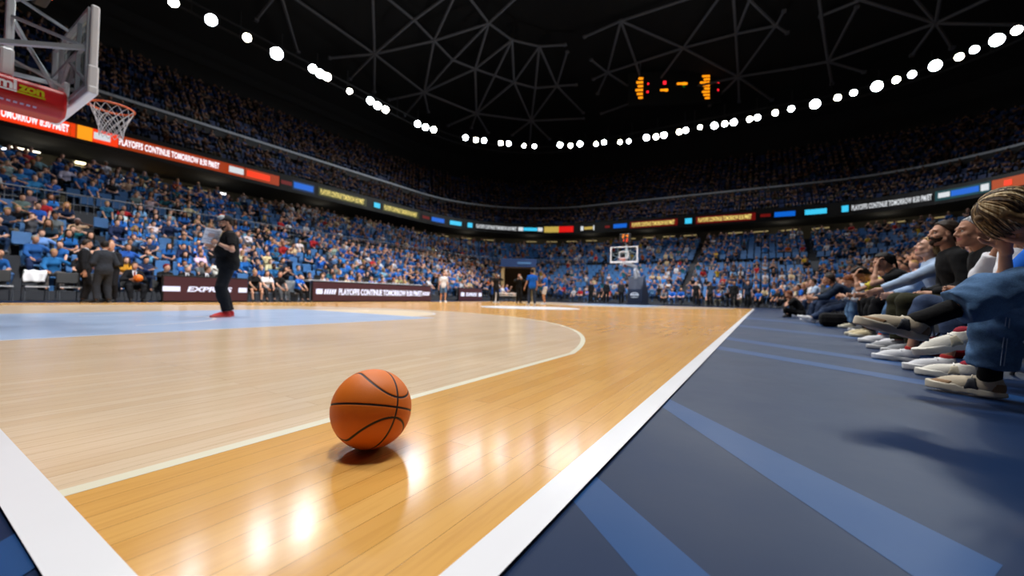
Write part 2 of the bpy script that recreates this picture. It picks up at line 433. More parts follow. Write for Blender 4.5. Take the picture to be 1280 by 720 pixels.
_shoe = {}
def shoe_meshes(res):
    if res in _shoe: return _shoe[res]
    up = [ell((.150, .004, .026), (.090, .040, .030), k=.03), ell((.09, 0, .045), (.10, .038, .042), k=.03), ell((.0, 0, .045), (.058, .036, .055), k=.03), cap((.0, 0, .05), (-.004, 0, .088), .040, .041, k=.03, clips=[((0, 0, .098), (.12, 0, .99))]), cap((.05, 0, .066), (.12, 0, .044), .025, .020, k=.02)]
    for p in up: p['clips'] = p['clips']+[((0, 0, .020), (0, 0, -1.))]
    so = [ell((.165, .003, .016), (.085, .047, .20), k=.03), ell((.07, 0, .016), (.11, .041, .20), k=.03), ell((-.012, 0, .016), (.056, .042, .20), k=.03)]
    for p in so: p['clips'] = [((0, 0, .0), (0, 0, -1.)), ((0, 0, .026), (-.08, 0, 1.))]
    pn = [dict(p, clips=p['clips'], **({'r': p['r']+.0035} if p['t'] == 'e' else {'ra': p['ra']+.0035, 'rb': p['rb']+.0035})) for p in up]
    for p in pn: p['clips'] = p['clips']+[((.03, 0, 0), (-1., 0, .25)), ((.085, 0, 0), (1., 0, .25)), ((0, 0, .075), (0, 0, 1.))]
    tg = [dict(p, clips=p['clips']+[((.165, 0, .0), (-1., 0, -.6)), ((0, 0, .050), (0, 0, 1.))], **({'r': p['r']+.003} if p['t'] == 'e' else {'ra': p['ra']+.003, 'rb': p['rb']+.003})) for p in up]
    hg = [dict(p, clips=p['clips']+[((-.01, 0, 0), (1., 0, .5)), ((0, 0, .062), (0, 0, 1.))], **({'r': p['r']+.003} if p['t'] == 'e' else {'ra': p['ra']+.003, 'rb': p['rb']+.003})) for p in up]
    out = []
    for nm, pr in (('shoe', up), ('sole', so), ('stripe', pn), ('guard', tg), ('heel', hg)):
        V, F = sdf_parts(pr, res); out.append(np_mesh(nm, V, F))
    la = MB()
    for i in range(5):
        x = .055+.022*i; z = .092-.0125*i
        la.tube([(x, -.026, z-.010), (x+.004, -.012, z+.002), (x+.006, 0, z+.005), (x+.004, .012, z+.002), (x, .026, z-.010)], .0038, 6)
    out.append(la.mesh('laces')); out[-1].polygons.foreach_set('use_smooth', [True]*len(out[-1].polygons))
    out.insert(3, out.pop(5)); _shoe[res] = out
    return out

def add_shoe(root, J, sd, st, res, detail):
    me = shoe_meshes(res); f = J['ff'+sd]; S = J['S']*st.get('size', 1.)
    l = _unit(np.cross((0, 0, 1.), f)); u = np.cross(f, l)
    if 'roll' in st: R = rotm(f, st['roll']); l = R @ l; u = R @ u
    o = J['an'+sd]-u*.085*S
    M = Matrix(((f[0]*S, l[0]*S, u[0]*S, o[0]), (f[1]*S, l[1]*S, u[1]*S, o[1]), (f[2]*S, l[2]*S, u[2]*S, o[2]), (0, 0, 0, 1)))
    def put(m, nm, mat, par, mtx):
        ob = bpy.data.objects.new(nm, m); COL.objects.link(ob); ob.parent = par; ob.matrix_local = mtx
        if not m.materials: m.materials.append(None)
        ob.material_slots[0].link = 'OBJECT'; ob.material_slots[0].material = mat
        return ob
    s = put(me[0], 'shoe', plain('shoe_upper', st['upper'], .7, bump=.15), root, M)
    put(me[1], 'sole', plain('shoe_sole', st.get('sole', st['upper']), .7), s, Matrix.Identity(4))
    if detail and st.get('stripe'): put(me[2], 'stripe', plain('shoe_stripe', st['stripe'], .6), s, Matrix.Identity(4))
    if detail and st.get('laces'): put(me[3], 'laces', plain('shoe_laces', st['laces'], .8), s, Matrix.Identity(4))
    if detail and st.get('guard'): put(me[4], 'toe_guard', plain('shoe_guard', st['guard'], .7), s, Matrix.Identity(4)); put(me[5], 'heel_guard', plain('shoe_guard', st['guard'], .7), s, Matrix.Identity(4))
    return s

def hair_prims(J, style):
    c, R, S = J['hc'], J['RH'], J['S']; f, l, u = R[:, 0], R[:, 1], R[:, 2]; RR = R.T
    P = lambda a, b, d: c+S*(a*f+b*l+d*u)
    face = _unit(f*.60-u*.62); pt = P(.064, 0, .084)
    nape = (P(0, 0, -.075), -u); g = .013 if style != 'buzz' else .005
    q = [ell(P(-.018, 0, .040), (np.array((.094, .075, .084))+g)*S, RR, k=.01, clips=[(pt, face), nape]), ell(P(-.03, 0, -.01), (np.array((.075, .066, .07))+g*.7)*S, RR, k=.02, clips=[(pt, face), nape])]
    if style == 'quiff':
        q += [ell(P(.045, 0, .115), np.array((.05, .06, .026))*S, RR, k=.02), ell(P(-.01, 0, .125), np.array((.07, .06, .02))*S, RR, k=.02)]
    if style in ('long', 'bob'):
        b = -.26 if style == 'long' else -.12
        for sg in (1, -1):
            q += [cap(P(.025, sg*.074, .045), P(.02, sg*.088, -.06), .026*S, .026*S, k=.03), cap(P(.02, sg*.088, -.06), P(-.01, sg*.09, b), .028*S, .018*S, k=.03)]
        q += [ell(P(-.075, 0, b*.5), np.array((.035, .085, abs(b)*.62+.05))*S, RR, k=.03), cap(P(.06, .03, .105), P(.04, -.055, .09), .022*S, k=.02)]
    if style == 'tail':
        q += [ell(P(-.12, 0, .05), np.array((.03, .03, .03))*S, RR, k=.02), cap(P(-.13, 0, .05), P(-.14, 0, -.12), .026*S, .012*S, k=.02)]
    if style == 'bun': q += [ell(P(-.115, 0, .075), np.array((.045, .045, .045))*S, RR, k=.01)]
    return q

def figure(label, loc, yaw, pose, look, res=.012, name='person', group=None, detail=1, cat='person', hres=None):
    """One person: a continuous body mesh (face, hands with five fingers) that carries hair and clothing as children."""
    J = joints(pose); S = J['S']; sk = np.array(SKIN[look.get('skin', 'light')])
    hres = hres or min(res, .007)
    top = look.get('top'); bot = look.get('bottom')
    pr = body_prims(J, look, -.006)
    if look.get('bare_arms_fix'): pass
    # bare limbs keep their full girth
    sets = [(pr, res), (head_prims(J), hres)]
    if detail:
        for sd in 'LR': sets.append((hand_prims(J, sd, pose.get('spread', 1.), pose.get('curl'+sd, pose.get('curl', 28.))), min(hres, .0055)))
    else:
        for sd in 'LR': pr += [ell(J['wr'+sd]+.07*S*J['hd'+sd], np.array((.09, .04, .03))*S, np.array([J['hd'+sd], *np.linalg.svd(np.array([J['hd'+sd]]))[2][1:]]), k=.02)]
    if not detail:
        for sd in 'LR': pr.append(cap(J['an'+sd]-(0, 0, .03), J['an'+sd]-np.array((0, 0, .045))+.17*S*J['ff'+sd], .042*S, .035*S, k=.02))
    VV, FF, CC, off = [], [], [], 0
    for q, r in sets:
        V, F = sdf_parts(q, r); VV.append(V); FF.append(F+off); CC.append(tint_cols(V, q, sk)); off += len(V)
    V = np.concatenate(VV); C = np.concatenate(CC); C *= (1+.10*np.sin(V[:, :1]*40+np.sin(V[:, 1:2]*55))*np.sin(V[:, 2:3]*47))
    root = link(name, np_mesh('body', V, np.concatenate(FF), C), None, look.get('skinmat') or attrmat('skin', .55, .35))
    root.location = loc; root.rotation_euler = (0, 0, yaw); tag(root, label, cat, group)
    def garment(nm, q, mat, amp=.0025, fr=42., r=None):
        V, F = sdf_parts(q, r or res, amp, fr); return link(nm, np_mesh(nm, V, F), root, mat)
    if bot:
        col = bot['mat']; garment('skirt' if bot.get('skirt') else bot.get('name', 'trousers'), bottom_prims(J, look, bot.get('e', .010), bot.get('len', .97), bot.get('flare', 0.)), col, bot.get('amp', .0025))
    if top:
        und = look.get('under')
        if und: garment('shirt', top_prims(J, look, .012, .9, .05, .035), und, .0)
        jq = top_prims(J, look, top.get('e', .018 if not und else .024), top.get('sleeve', .3), top.get('hem', -.06), top.get('neck', .0), top.get('v', 0.))
        garment(top.get('name', 'shirt' if not und else 'jacket'), jq, top['mat'], top.get('amp', .0025))
        if top.get('print') is not None:
            c = J['chest']+(.112+.02)*S*J['f1']; R = J['R1']; m = MB()
            for k in range(3): m.box(Vector(c+S*(.02-.035*k)*J['u1']), (.008, (.12, .16, .09)[k], .02), Matrix(R.tolist()))
            m.build('chest_print', top['print'], root)
        if und and top.get('tie'):
            a = J['nb']+.082*S*J['f1']-.01*S*J['u1']; b = J['nb']+.155*S*J['f1']-.26*S*J['u1']
            m = MB(); m.bar(a, a+(b-a)*.14, .034, .022, bev=.006, up=J['l1']); m.bar(a+(b-a)*.12, b, .012, .045, bev=.004, up=J['l1']); m.build('tie', top['tie'], root)
    if look.get('hair'):
        st, hm = look['hair']; V, F = sdf_parts(hair_prims(J, st), min(hres, .008), .002, 80.)
        link('hair', np_mesh('hair', V, F), root, hm)
    c, R = J['hc'], J['RH']; f, l, u = R[:, 0], R[:, 1], R[:, 2]; RR = R.T
    Pp = lambda a, b, d: c+S*(a*f+b*l+d*u)
    if look.get('beard'):
        q = [ell(Pp(.024, 0, -.045), np.array((.066, .062, .072))*S, RR, k=.01, clips=[(Pp(0, 0, -.035), _unit(u-f*.12)), (Pp(.01, 0, 0), -_unit(f*.8-u*.1))]), ell(Pp(.05, 0, -.092), np.array((.036, .036, .026))*S, RR, k=.02), cap(Pp(.09, .02, -.046), Pp(.09, -.02, -.046), .007*S, k=.01)]
        V, F = sdf_parts(q, min(hres, .007), .0015, 120.); link('beard', np_mesh('beard', V, F), root, look['beard'])
    if detail and look.get('eyes', True):
        for sg in (1, -1):
            m = MB(); e = Pp(.0745, sg*.031, .0); prof = []
            bm = bmesh.new(); bmesh.ops.create_uvsphere(bm, u_segments=16, v_segments=12, radius=.0098*S)
            Mx = Matrix.Translation(Vector(e)) @ Matrix(R.tolist()).to_4x4() @ Matrix.Rotation(PI/2, 4, 'Y'); bm.transform(Mx)
            me = bpy.data.meshes.new('eye'); ff = Vector(f)
            for fc in bm.faces:
                fc.smooth = True; fc.material_index = 1 if (fc.calc_center_median()-Vector(e)).normalized().dot(ff) > .80 else 0
            bm.to_mesh(me); bm.free(); link('eye', me, root, [plain('eye_white', '#d8d4cc', .25), plain('eye_iris', '#241a12', .2)])
        if look.get('brow', True):
            for sg in (1, -1):
                m = MB(); m.tube([Pp(.088, sg*.014, .021), Pp(.090, sg*.03, .026), Pp(.080, sg*.047, .021)], [.0035*S, .0042*S, .0025*S], 6); m.build('eyebrow', look.get('browmat') or plain('brow', '#2a1d14', .8), root, True)
    if detail:
        sh = look.get('shoes')
        for sd in 'LR':
            if sh: add_shoe(root, J, sd, sh, .006 if res < .009 else .009, detail > 1)
            so = look.get('socks')
            if so:
                a0, b0 = J['kn'+sd], J['an'+sd]; t = so.get('from'+sd, so.get('from', .7)); q = [cap(a0, b0, .056*S, (.039 if t > .9 else .043)*S, k=.02, clips=[(a0+(b0-a0)*t, -_unit(b0-a0))])]
                q.append(cap(b0, b0-.02*_unit(b0-a0), (.034 if t > .9 else .043)*S, k=.01)); V, F = sdf_parts(q, res, .001); link('sock', np_mesh('sock', V, F), root, so['mat'])
    root['J'] = 0; del root['J']
    return root, J

def seated(dk=.45, df=.0, lean=8, curve=8, head=(0, 0, 0), hl=(.42, .12, .56), hr=(.42, -.12, .56), seat=.47, S=1., spread=.10, **k):
    p = dict(pel=(0, 0, seat+.06), lean=lean, curve=curve, head=head, handL=hl, handR=hr, footL=(dk+df, spread+.05, .085), footR=(dk+df+.03, -spread-.05, .085), kneeL=(.6, .25, 1), kneeR=(.6, -.25, 1), S=S, fdirL=(8, 0), fdirR=(-8, 0), elbL=(-.3, .7, -.6), elbR=(-.3, -.7, -.6))
    p.update(k); return p
def standing(S=1., lean=0, head=(0, 0, 0), hl=(.05, .26, .80), hr=(.05, -.26, .80), gap=.11, stride=0., **k):
    p = dict(pel=(0, 0, .945*S), lean=lean, head=head, handL=hl, handR=hr, footL=(stride, gap, .085), footR=(-stride, -gap, .085), kneeL=(1, .15, 0), kneeR=(1, -.15, 0), S=S, fdirL=(10, 0), fdirR=(-10, 0), curve=0)
    p.update(k); return p
# ------------------------------------------------------------------ camera
Fv = Vector((math.cos(.5552556)*math.cos(.0178026), math.sin(.5552556)*math.cos(.0178026), math.sin(.0178026)))
Rv = Vector((math.sin(.5552556), -math.cos(.5552556), 0)); Uv = Rv.cross(Fv); ro = .0227948
R2 = Rv*math.cos(ro)+Uv*math.sin(ro); U2 = -Rv*math.sin(ro)+Uv*math.cos(ro)
cd = bpy.data.cameras.new('camera'); cam = bpy.data.objects.new('camera', cd); COL.objects.link(cam)
CAM = Vector((-.257, -.466, .4921))
M = Matrix((R2, U2, -Fv)).transposed().to_4x4(); M.translation = CAM; cam.matrix_world = M
cd.sensor_width = 36.; cd.lens = 504.41/1280*36; cd.clip_start = .02; cd.clip_end = 400
cd.dof.use_dof = True; cd.dof.focus_distance = 1.33; cd.dof.aperture_fstop = 2.0
scene.camera = cam
def in_view(P, m=1.3, top=.8):
    d = P-np.array(CAM); z = d @ np.array(Fv); x = d @ np.array(R2); y = d @ np.array(U2)
    return (z > .5) & (np.abs(x) < m*z) & (np.abs(y) < top*z), z, x/np.maximum(z, .1), y/np.maximum(z, .1)

# ------------------------------------------------------------------ floor
def woodmat(name, c1, c2, c3, mortar):
    m, nt, b = newmat(name); L = nt.links.new
    geo = N(nt, 'ShaderNodeNewGeometry'); mp = N(nt, 'ShaderNodeMapping'); L(geo.outputs['Position'], mp.inputs['Vector'])
    br = N(nt, 'ShaderNodeTexBrick', offset=.37, offset_frequency=2, squash=1.); br.inputs['Scale'].default_value = 1.
    br.inputs['Brick Width'].default_value = 1.25; br.inputs['Row Height'].default_value = .082; br.inputs['Mortar Size'].default_value = .0008; br.inputs['Mortar Smooth'].default_value = .3; br.inputs['Bias'].default_value = -.15
    br.inputs['Color1'].default_value = (*srgb(c1), 1); br.inputs['Color2'].default_value = (*srgb(c2), 1); br.inputs['Mortar'].default_value = (*srgb(mortar), 1)
    L(mp.outputs[0], br.inputs['Vector'])
    mg = N(nt, 'ShaderNodeMapping'); mg.inputs['Scale'].default_value = (1.6, 26., 1.); L(geo.outputs['Position'], mg.inputs['Vector'])
    gn = N(nt, 'ShaderNodeTexNoise', Scale=2.2, Detail=6., Roughness=.6, Distortion=.6); L(mg.outputs[0], gn.inputs['Vector'])
    mx = N(nt, 'ShaderNodeMix', data_type='RGBA', blend_type='MIX'); rp = N(nt, 'ShaderNodeMapRange'); rp.inputs['From Min'].default_value = .45; rp.inputs['From Max'].default_value = .85; rp.inputs['To Max'].default_value = .55
    L(gn.outputs['Fac'], rp.inputs['Value']); L(rp.outputs[0], mx.inputs[0]); L(br.outputs['Color'], mx.inputs[6]); mx.inputs[7].default_value = (*srgb(c3), 1)
    n3 = N(nt, 'ShaderNodeTexNoise', Scale=1.1, Detail=2.); L(geo.outputs['Position'], n3.inputs['Vector'])
    mz = N(nt, 'ShaderNodeMix', data_type='RGBA', blend_type='MULTIPLY'); r3 = N(nt, 'ShaderNodeMapRange'); r3.inputs['To Min'].default_value = .84; r3.inputs['To Max'].default_value = 1.14; L(n3.outputs['Fac'], r3.inputs['Value'])
    mz.inputs[0].default_value = 1.; L(mx.outputs[2], mz.inputs[6]); L(r3.outputs[0], mz.inputs[7]); L(mz.outputs[2], b.inputs['Base Color'])
    rr = N(nt, 'ShaderNodeMapRange'); rr.inputs['To Min'].default_value = .13; rr.inputs['To Max'].default_value = .23; L(gn.outputs['Fac'], rr.inputs['Value']); L(rr.outputs[0], b.inputs['Roughness'])
    b.inputs['Specular IOR Level'].default_value = .5
    bp = N(nt, 'ShaderNodeBump', Strength=.10, Distance=.0015); L(br.outputs['Fac'], bp.inputs['Height']); bp.invert = True
    bw = N(nt, 'ShaderNodeBump', Strength=.05, Distance=.006); nb = N(nt, 'ShaderNodeTexNoise', Scale=9., Detail=2.); L(geo.outputs['Position'], nb.inputs['Vector']); L(nb.outputs['Fac'], bw.inputs['Height']); L(bp.outputs[0], bw.inputs['Normal']); L(bw.outputs[0], b.inputs['Normal'])
    return m
def paintmat(name, col, rough=.2, var=.10, scuff=.0, spec=.5):
    m, nt, b = newmat(name); L = nt.links.new; c = srgb(col)
    geo = N(nt, 'ShaderNodeNewGeometry'); no = N(nt, 'ShaderNodeTexNoise', Scale=1.4, Detail=6., Roughness=.62); L(geo.outputs['Position'], no.inputs['Vector'])
    mx = N(nt, 'ShaderNodeMix', data_type='RGBA'); mx.inputs[6].default_value = (*[x*(1-var) for x in c], 1); mx.inputs[7].default_value = (*[min(1, x*(1+var)) for x in c], 1); L(no.outputs['Fac'], mx.inputs[0])
    out = mx.outputs[2]
    if scuff:
        mp = N(nt, 'ShaderNodeMapping'); mp.inputs['Scale'].default_value = (2., 14., 1.); mp.inputs['Rotation'].default_value = (0, 0, .6); L(geo.outputs['Position'], mp.inputs['Vector'])
        n2 = N(nt, 'ShaderNodeTexNoise', Scale=3., Detail=7., Roughness=.7); L(mp.outputs[0], n2.inputs['Vector'])
        r2 = N(nt, 'ShaderNodeMapRange'); r2.inputs['From Min'].default_value = .66; r2.inputs['From Max'].default_value = .82; r2.inputs['To Max'].default_value = scuff; L(n2.outputs['Fac'], r2.inputs['Value'])
        m2 = N(nt, 'ShaderNodeMix', data_type='RGBA'); L(r2.outputs[0], m2.inputs[0]); L(out, m2.inputs[6]); m2.inputs[7].default_value = (*[min(1, x*1.9+.03) for x in c], 1); out = m2.outputs[2]
    L(out, b.inputs['Base Color']); rr = N(nt, 'ShaderNodeMapRange'); rr.inputs['To Min'].default_value = rough*.75; rr.inputs['To Max'].default_value = rough*1.35; L(no.outputs['Fac'], rr.inputs['Value']); L(rr.outputs[0], b.inputs['Roughness'])
    b.inputs['Specular IOR Level'].default_value = spec
    bw = N(nt, 'ShaderNodeBump', Strength=.05, Distance=.006); nb = N(nt, 'ShaderNodeTexNoise', Scale=9., Detail=2.); L(geo.outputs['Position'], nb.inputs['Vector']); L(nb.outputs['Fac'], bw.inputs['Height']); L(bw.outputs[0], b.inputs['Normal'])
    return m
FM = [paintmat('navy_paint', '#0f2546', .36, .18, .30, .18), woodmat('golden_maple', '#dda95e', '#d29a4c', '#b67c36', '#7a5020'), woodmat('pale_maple', '#e0c8aa', '#d8bc9a', '#c4a27c', '#94744e'),
      paintmat('pale_blue_paint', '#a9bedd', .22, .06), paintmat('white_line', '#e4e4e8', .24, .03), paintmat('cream_line', '#e2dcc4', .24, .03), paintmat('blue_stripe', '#1c4476', .34, .08, 0., .18), paintmat('cream_paint', '#e6d3b4', .24, .04)]
fl = MB(); zc = [0.]
def poly(pts, mi):
    zc[0] += .0003
    fl.add([(x, y, zc[0]) for x, y in pts], [tuple(range(len(pts)))], mi)
def strip(pts, w, mi, closed=False):
    """A painted line of width w along a path."""
    zc[0] += .0003; P = [Vector(p) for p in pts]; n = len(P); a = []; b = []
    for i in range(n):
        if closed: t = P[(i+1) % n]-P[i-1]
        else: t = P[min(i+1, n-1)]-P[max(i-1, 0)]
        t.normalize(); q = Vector((-t.y, t.x))*w/2; a.append(P[i]+q); b.append(P[i]-q)
    V = [(p.x, p.y, zc[0]) for p in a]+[(p.x, p.y, zc[0]) for p in b]
    fl.add(V, [(i, n+i, n+(i+1) % n, (i+1) % n) for i in range(n if closed else n-1)], mi)
def arc(cx, cy, r, a0, a1, n=64): return [(cx+r*math.cos(a0+(a1-a0)*i/n), cy+r*math.sin(a0+(a1-a0)*i/n)) for i in range(n+1)]
fl.add([(-40, -40, 0), (70, -40, 0), (70, 55, 0), (-40, 55, 0)], [(0, 1, 2, 3)], 0)
# lighter diagonal bands painted on the navy surround
for a in (((.69, -.05), (.84, -.06), (.53, -.42), (.36, -.42)), ((1.74, -.04), (1.90, -.04), (.90, -.86), (.69, -.75)), ((5.5, -.04), (5.9, -.04), (4.2, -1.6), (3.9, -1.6)), ((4.3, -.04), (4.6, -.04), (2.9, -1.9), (2.65, -1.9)), ((8.5, -.04), (9.1, -.04), (6.6, -2.2), (6.2, -2.2)), ((12.5, -.04), (13.5, -.04), (10, -2.2), (9.4, -2.2)),
          ((-.06, .62), (-.06, .80), (-.6, .3), (-.6, .18)), ((-.06, 1.9), (-.06, 2.2), (-.9, 1.2), (-.9, 1.0)), ((-.06, 4), (-.06, 4.5), (-1.2, 2.8), (-1.2, 2.5))): poly(a, 6)
poly([(0, 0), (28, 0), (28, 15.9), (0, 15.9)], 1)
SW = .065
AR = 6.6  # three-point radius from the basket to the outside of the line
for flip in (0, 1):
    T = (lambda p: (28-p[0], 15-p[1])) if flip else (lambda p: p)
    th = math.acos(AR/AR*(6.6)/6.75) if False else 0
    r = 6.75; a = math.asin(6.6/r); ax = 1.575+r*math.cos(a)
    out = [(0, .9), (ax, .9)]+arc(1.575, 7.5, r, -a, a, 72)[1:-1]+[(ax, 14.1), (0, 14.1)]
    poly([T(p) for p in out], 2)
    strip([T(p) for p in [(0, .925), (ax, .925)]+arc(1.575, 7.5, r-.025, -a, a, 72)[1:-1]+[(ax, 14.075), (0, 14.075)]], .05, 5)
    poly([T(p) for p in [(0, 5.05), (5.8, 5.05), (5.8, 9.95), (0, 9.95)]], 3)
    poly([T(p) for p in arc(5.8, 7.5, 1.8, -PI/2, PI/2, 40)], 7)
    strip([T(p) for p in arc(5.8, 7.5, 1.775, -PI/2, PI/2, 40)], .05, 4)
    strip([T(p) for p in [(0, 5.075), (5.775, 5.075), (5.775, 9.925), (0, 9.925)]], .05, 4)
    strip([T(p) for p in arc(1.575, 7.5, 1.275, -PI/2, PI/2, 30)], .05, 4)
poly(arc(14, 7.5, 2.0, 0, 2*PI, 64)[:-1], 4)
strip([(14, 0), (14, 15)], .05, 4); strip(arc(14, 7.5, 1.8, 0, 2*PI, 64)[:-1], .05, 3, True)
strip([(19.4, 0), (19.4, 2.)], .05, 5)
wl = .085
for a, b in (((-wl, -wl), (-wl, 15+wl)), ((28+wl, -wl), (28+wl, 15+wl))): poly([(min(a[0], a[0]*0 if a[0] < 0 else 28), -wl), (max(a[0], 0 if a[0] < 0 else 28), -wl), (max(a[0], 0 if a[0] < 0 else 28), 15+wl), (min(a[0], 0 if a[0] < 0 else 28), 15+wl)], 4)
poly([(-wl, -wl), (28+wl, -wl), (28+wl, 0), (-wl, 0)], 4); poly([(-wl, 15), (28+wl, 15), (28+wl, 15+wl), (-wl, 15+wl)], 4)
floor = fl.build('floor', FM, recalc=False); tag(floor, kind='structure', label='glossy maple basketball court with white lines and navy surround')

# ------------------------------------------------------------------ arena bowl
CX, CY = 14., 7.5
def rr(a, b, r, n=20, per=None):
    """Rounded rectangle round the court, counter-clockwise from the middle of the far end; same sample fractions for every size."""
    P = []
    def seg(x0, y0, x1, y1, k):
        for i in range(k): P.append((x0+(x1-x0)*i/k, y0+(y1-y0)*i/k))
    def co(cx, cy, a0):
        for i in range(n): t = a0+PI/2*i/n; P.append((cx+r*math.cos(t), cy+r*math.sin(t)))
    seg(a, 0, a, b-r, 12); co(a-r, b-r, 0); seg(a-r, b, -(a-r), b, 40); co(-(a-r), b-r, PI/2); seg(-a, b-r, -a, -(b-r), 24); co(-(a-r), -(b-r), PI); seg(-(a-r), -b, a-r, -b, 40); co(a-r, -(b-r), 1.5*PI); seg(a, -(b-r), a, 0, 12)
    return np.array(P)+[CX, CY]
def lowring(off): return rr(19.5+off, 10.7+off, 3+.8*off)
def ring_surf(name, prof, mat, smooth=False, label=None):
    """Sweep a profile of (ring points, z) round the bowl."""
    m = MB(); n = len(prof[0][0]); V = []; F = []
    for P, z in prof: V += [(p[0], p[1], z) for p in P]
    for j in range(len(prof)-1):
        for i in range(n): k = (i+1) % n; F.append((j*n+i, j*n+k, (j+1)*n+k, (j+1)*n+i))
    m.add(V, F); o = m.build(name, mat, smooth=smooth, recalc=False); tag(o, kind='structure', label=label); return o
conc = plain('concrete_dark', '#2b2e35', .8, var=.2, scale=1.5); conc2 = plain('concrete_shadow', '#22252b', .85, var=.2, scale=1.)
ROWS = [(.85*k, .30+.38*k) for k in range(8)]+[(8.2+.85*k, 3.9+.40*k) for k in range(7)]
prof = [(lowring(-.12), 0.), (lowring(-.12), .30)]
for k, (o_, z_) in enumerate(ROWS):
    dep = .85 if k != 7 else 1.4
    prof += [(lowring(o_-.12), z_), (lowring(o_+dep-.12), z_)]
prof += [(lowring(14.05), 6.55), (lowring(20), 6.55)]
ring_surf('terrace_lower', prof, conc, label='stepped concrete terrace of the lower stand')
R1 = lambda o: rr(35.2+o, 25.8+o, 15+.5*o); R2_ = lambda o: rr(38.6+o, 28.8+o, 16+.5*o)
ring_surf('wall_concourse', [(lowring(20), 6.55), (lowring(20), 9.2)], plain('concourse_wall', '#6e6a5c', .85, var=.35, scale=.25), label='dark concourse wall behind the lower stand')
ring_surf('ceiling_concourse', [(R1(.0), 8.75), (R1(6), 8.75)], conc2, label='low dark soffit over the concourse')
ring_surf('trim_1', [(R1(0), 8.75), (R1(0), 10.1), (R1(.25), 10.1), (R1(.25), 9.8)], plain('fascia_black', '#0c0d10', .5), label='black fascia carrying the LED ribbon')
UP1 = [(.3+.75*k, 9.8+.62*k) for k in range(6)]; prof = [(R1(.25), 9.8)]
for o_, z_ in UP1: prof += [(R1(o_), z_), (R1(o_+.75), z_)]
prof += [(R1(4.8), 13.9)]
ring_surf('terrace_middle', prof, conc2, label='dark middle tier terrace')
steel = plain('rail_steel', '#8f949c', .4, .6)
ring_surf('trim_2', [(R2_(.5), 12.1), (R2_(-.1), 12.5), (R2_(-.1), 13.05)], plain('fascia_dark', '#14161b', .7), label='dark front of the upper tier')
ring_surf('trim_3', [(R2_(-.14), 13.02), (R2_(-.14), 13.20), (R2_(.04), 13.20), (R2_(.04), 13.02)], plain('rail_pale', '#9aa0aa', .5, .2), label='pale steel rail along the upper tier front')
UP2 = [(.1+.72*k, 13.0+.62*k) for k in range(9)]; prof = [(R2_(-.1), 12.9)]
for o_, z_ in UP2: prof += [(R2_(o_), z_), (R2_(o_+.72), z_)]
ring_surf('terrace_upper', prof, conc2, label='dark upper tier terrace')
ring_surf('wall_upper', [(R2_(6.58), 17.9), (R2_(6.6), 22.6)], plain('upper_wall', '#07080b', .9), label='black wall round the top of the arena')
# roof shell
m = MB(); nr = 14; V = []; F = []
for j in range(nr+1):
    t = j/nr; c = np.array([CX, CY]); ring = (rr(46.5, 36.8, 19)-c)*t+c
    for p in ring: V.append((p[0], p[1], 22.+18.5*(1-t*t)))
n = len(ring)
for j in range(nr):
    for i in range(n): F.append((j*n+i, j*n+(i+1) % n, (j+1)*n+(i+1) % n, (j+1)*n+i))
m.add(V, F); tag(m.build('ceiling', plain('roof_black', '#050506', .95), recalc=False), kind='structure', label='black domed roof')
NODES = [[28.58, 35.79, 26.48], [16.28, 36.46, 27.58], [23.94, 30.67, 30.63], [29.7, 31.04, 29.28], [32.57, 30.85, 28.59], [35.43, 35.0, 25.09], [30.81, 38.46, 23.94], [27.9, 39.01, 24.24], [25.12, 38.57, 25.07], [25.12, 31.64, 29.87], [30.85, 26.08, 31.54], [30.46, 25.02, 32.13], [35.48, 25.51, 30.48], [35.49, 30.58, 27.85], [30.9, 25.8, 31.67], [35.31, 20.73, 32.38], [38.48, 24.33, 29.89], [38.08, 29.26, 27.71], [42.15, 32.02, 24.49], [42.46, 26.43, 27.35], [32.69, 38.08, 23.71], [35.29, 38.23, 22.82], [37.33, 36.1, 23.67], [47.79, 26.85, 24.59], [40.48, 35.45, 22.96], [42.98, 33.48, 23.16], [45.12, 32.19, 23.01], [40.96, 22.1, 29.8], [42.44, 19.5, 29.99], [44.65, 24.57, 27.16], [46.06, 22.2, 27.45], [47.21, 20.04, 27.58], [43.32, 19.58, 29.62], [50.82, 20.47, 25.5], [51.47, 20.72, 25.04], [47.67, 29.84, 23.12], [51.45, 25.81, 23.1], [50.26, 28.43, 22.48], [43.16, 13.11, 31.07], [42.89, 17.2, 30.45], [43.41, 3.19, 31.12], [47.78, 16.15, 28.34], [48.14, 12.72, 28.74], [48.24, 7.45, 29.03], [45.53, 17.4, 29.16], [47.69, 17.88, 27.96], [49.53, 17.99, 26.96], [52.41, 12.48, 26.35], [42.35, 1.75, 31.41], [47.98, 2.18, 28.78], [52.45, 2.12, 26.3], [52.09, 18.32, 25.43], [42.94, 2.28, 31.23], [47.71, -1.38, 28.32], [43.4, 0.19, 30.71], [51.91, -3.16, 25.58], [55.26, 5.39, 24.86], [55.21, 2.14, 24.58], [55.24, -1.21, 23.99], [43.44, 2.17, 31.03], [46.44, -2.0, 28.79], [48.44, -2.35, 27.69], [51.22, -5.95, 25.12], [42.73, -4.01, 30.04], [46.39, -7.46, 27.19], [47.26, -12.79, 24.43], [53.37, -6.53, 23.65], [51.98, -8.89, 23.6], [47.06, -4.93, 27.67], [45.03, -9.09, 27.19], [44.7, -10.22, 26.91], [44.52, -12.43, 25.92], [44.05, -16.13, 24.16], [44.58, -4.31, 29.13], [46.4, -17.4, 22.22], [48.98, -14.23, 22.78], [50.05, -11.95, 23.38], [22.35, 39.71, 24.59], [17.7, 35.61, 28.13], [18.22, 39.39, 25.28], [18.84, 36.36, 27.5]]
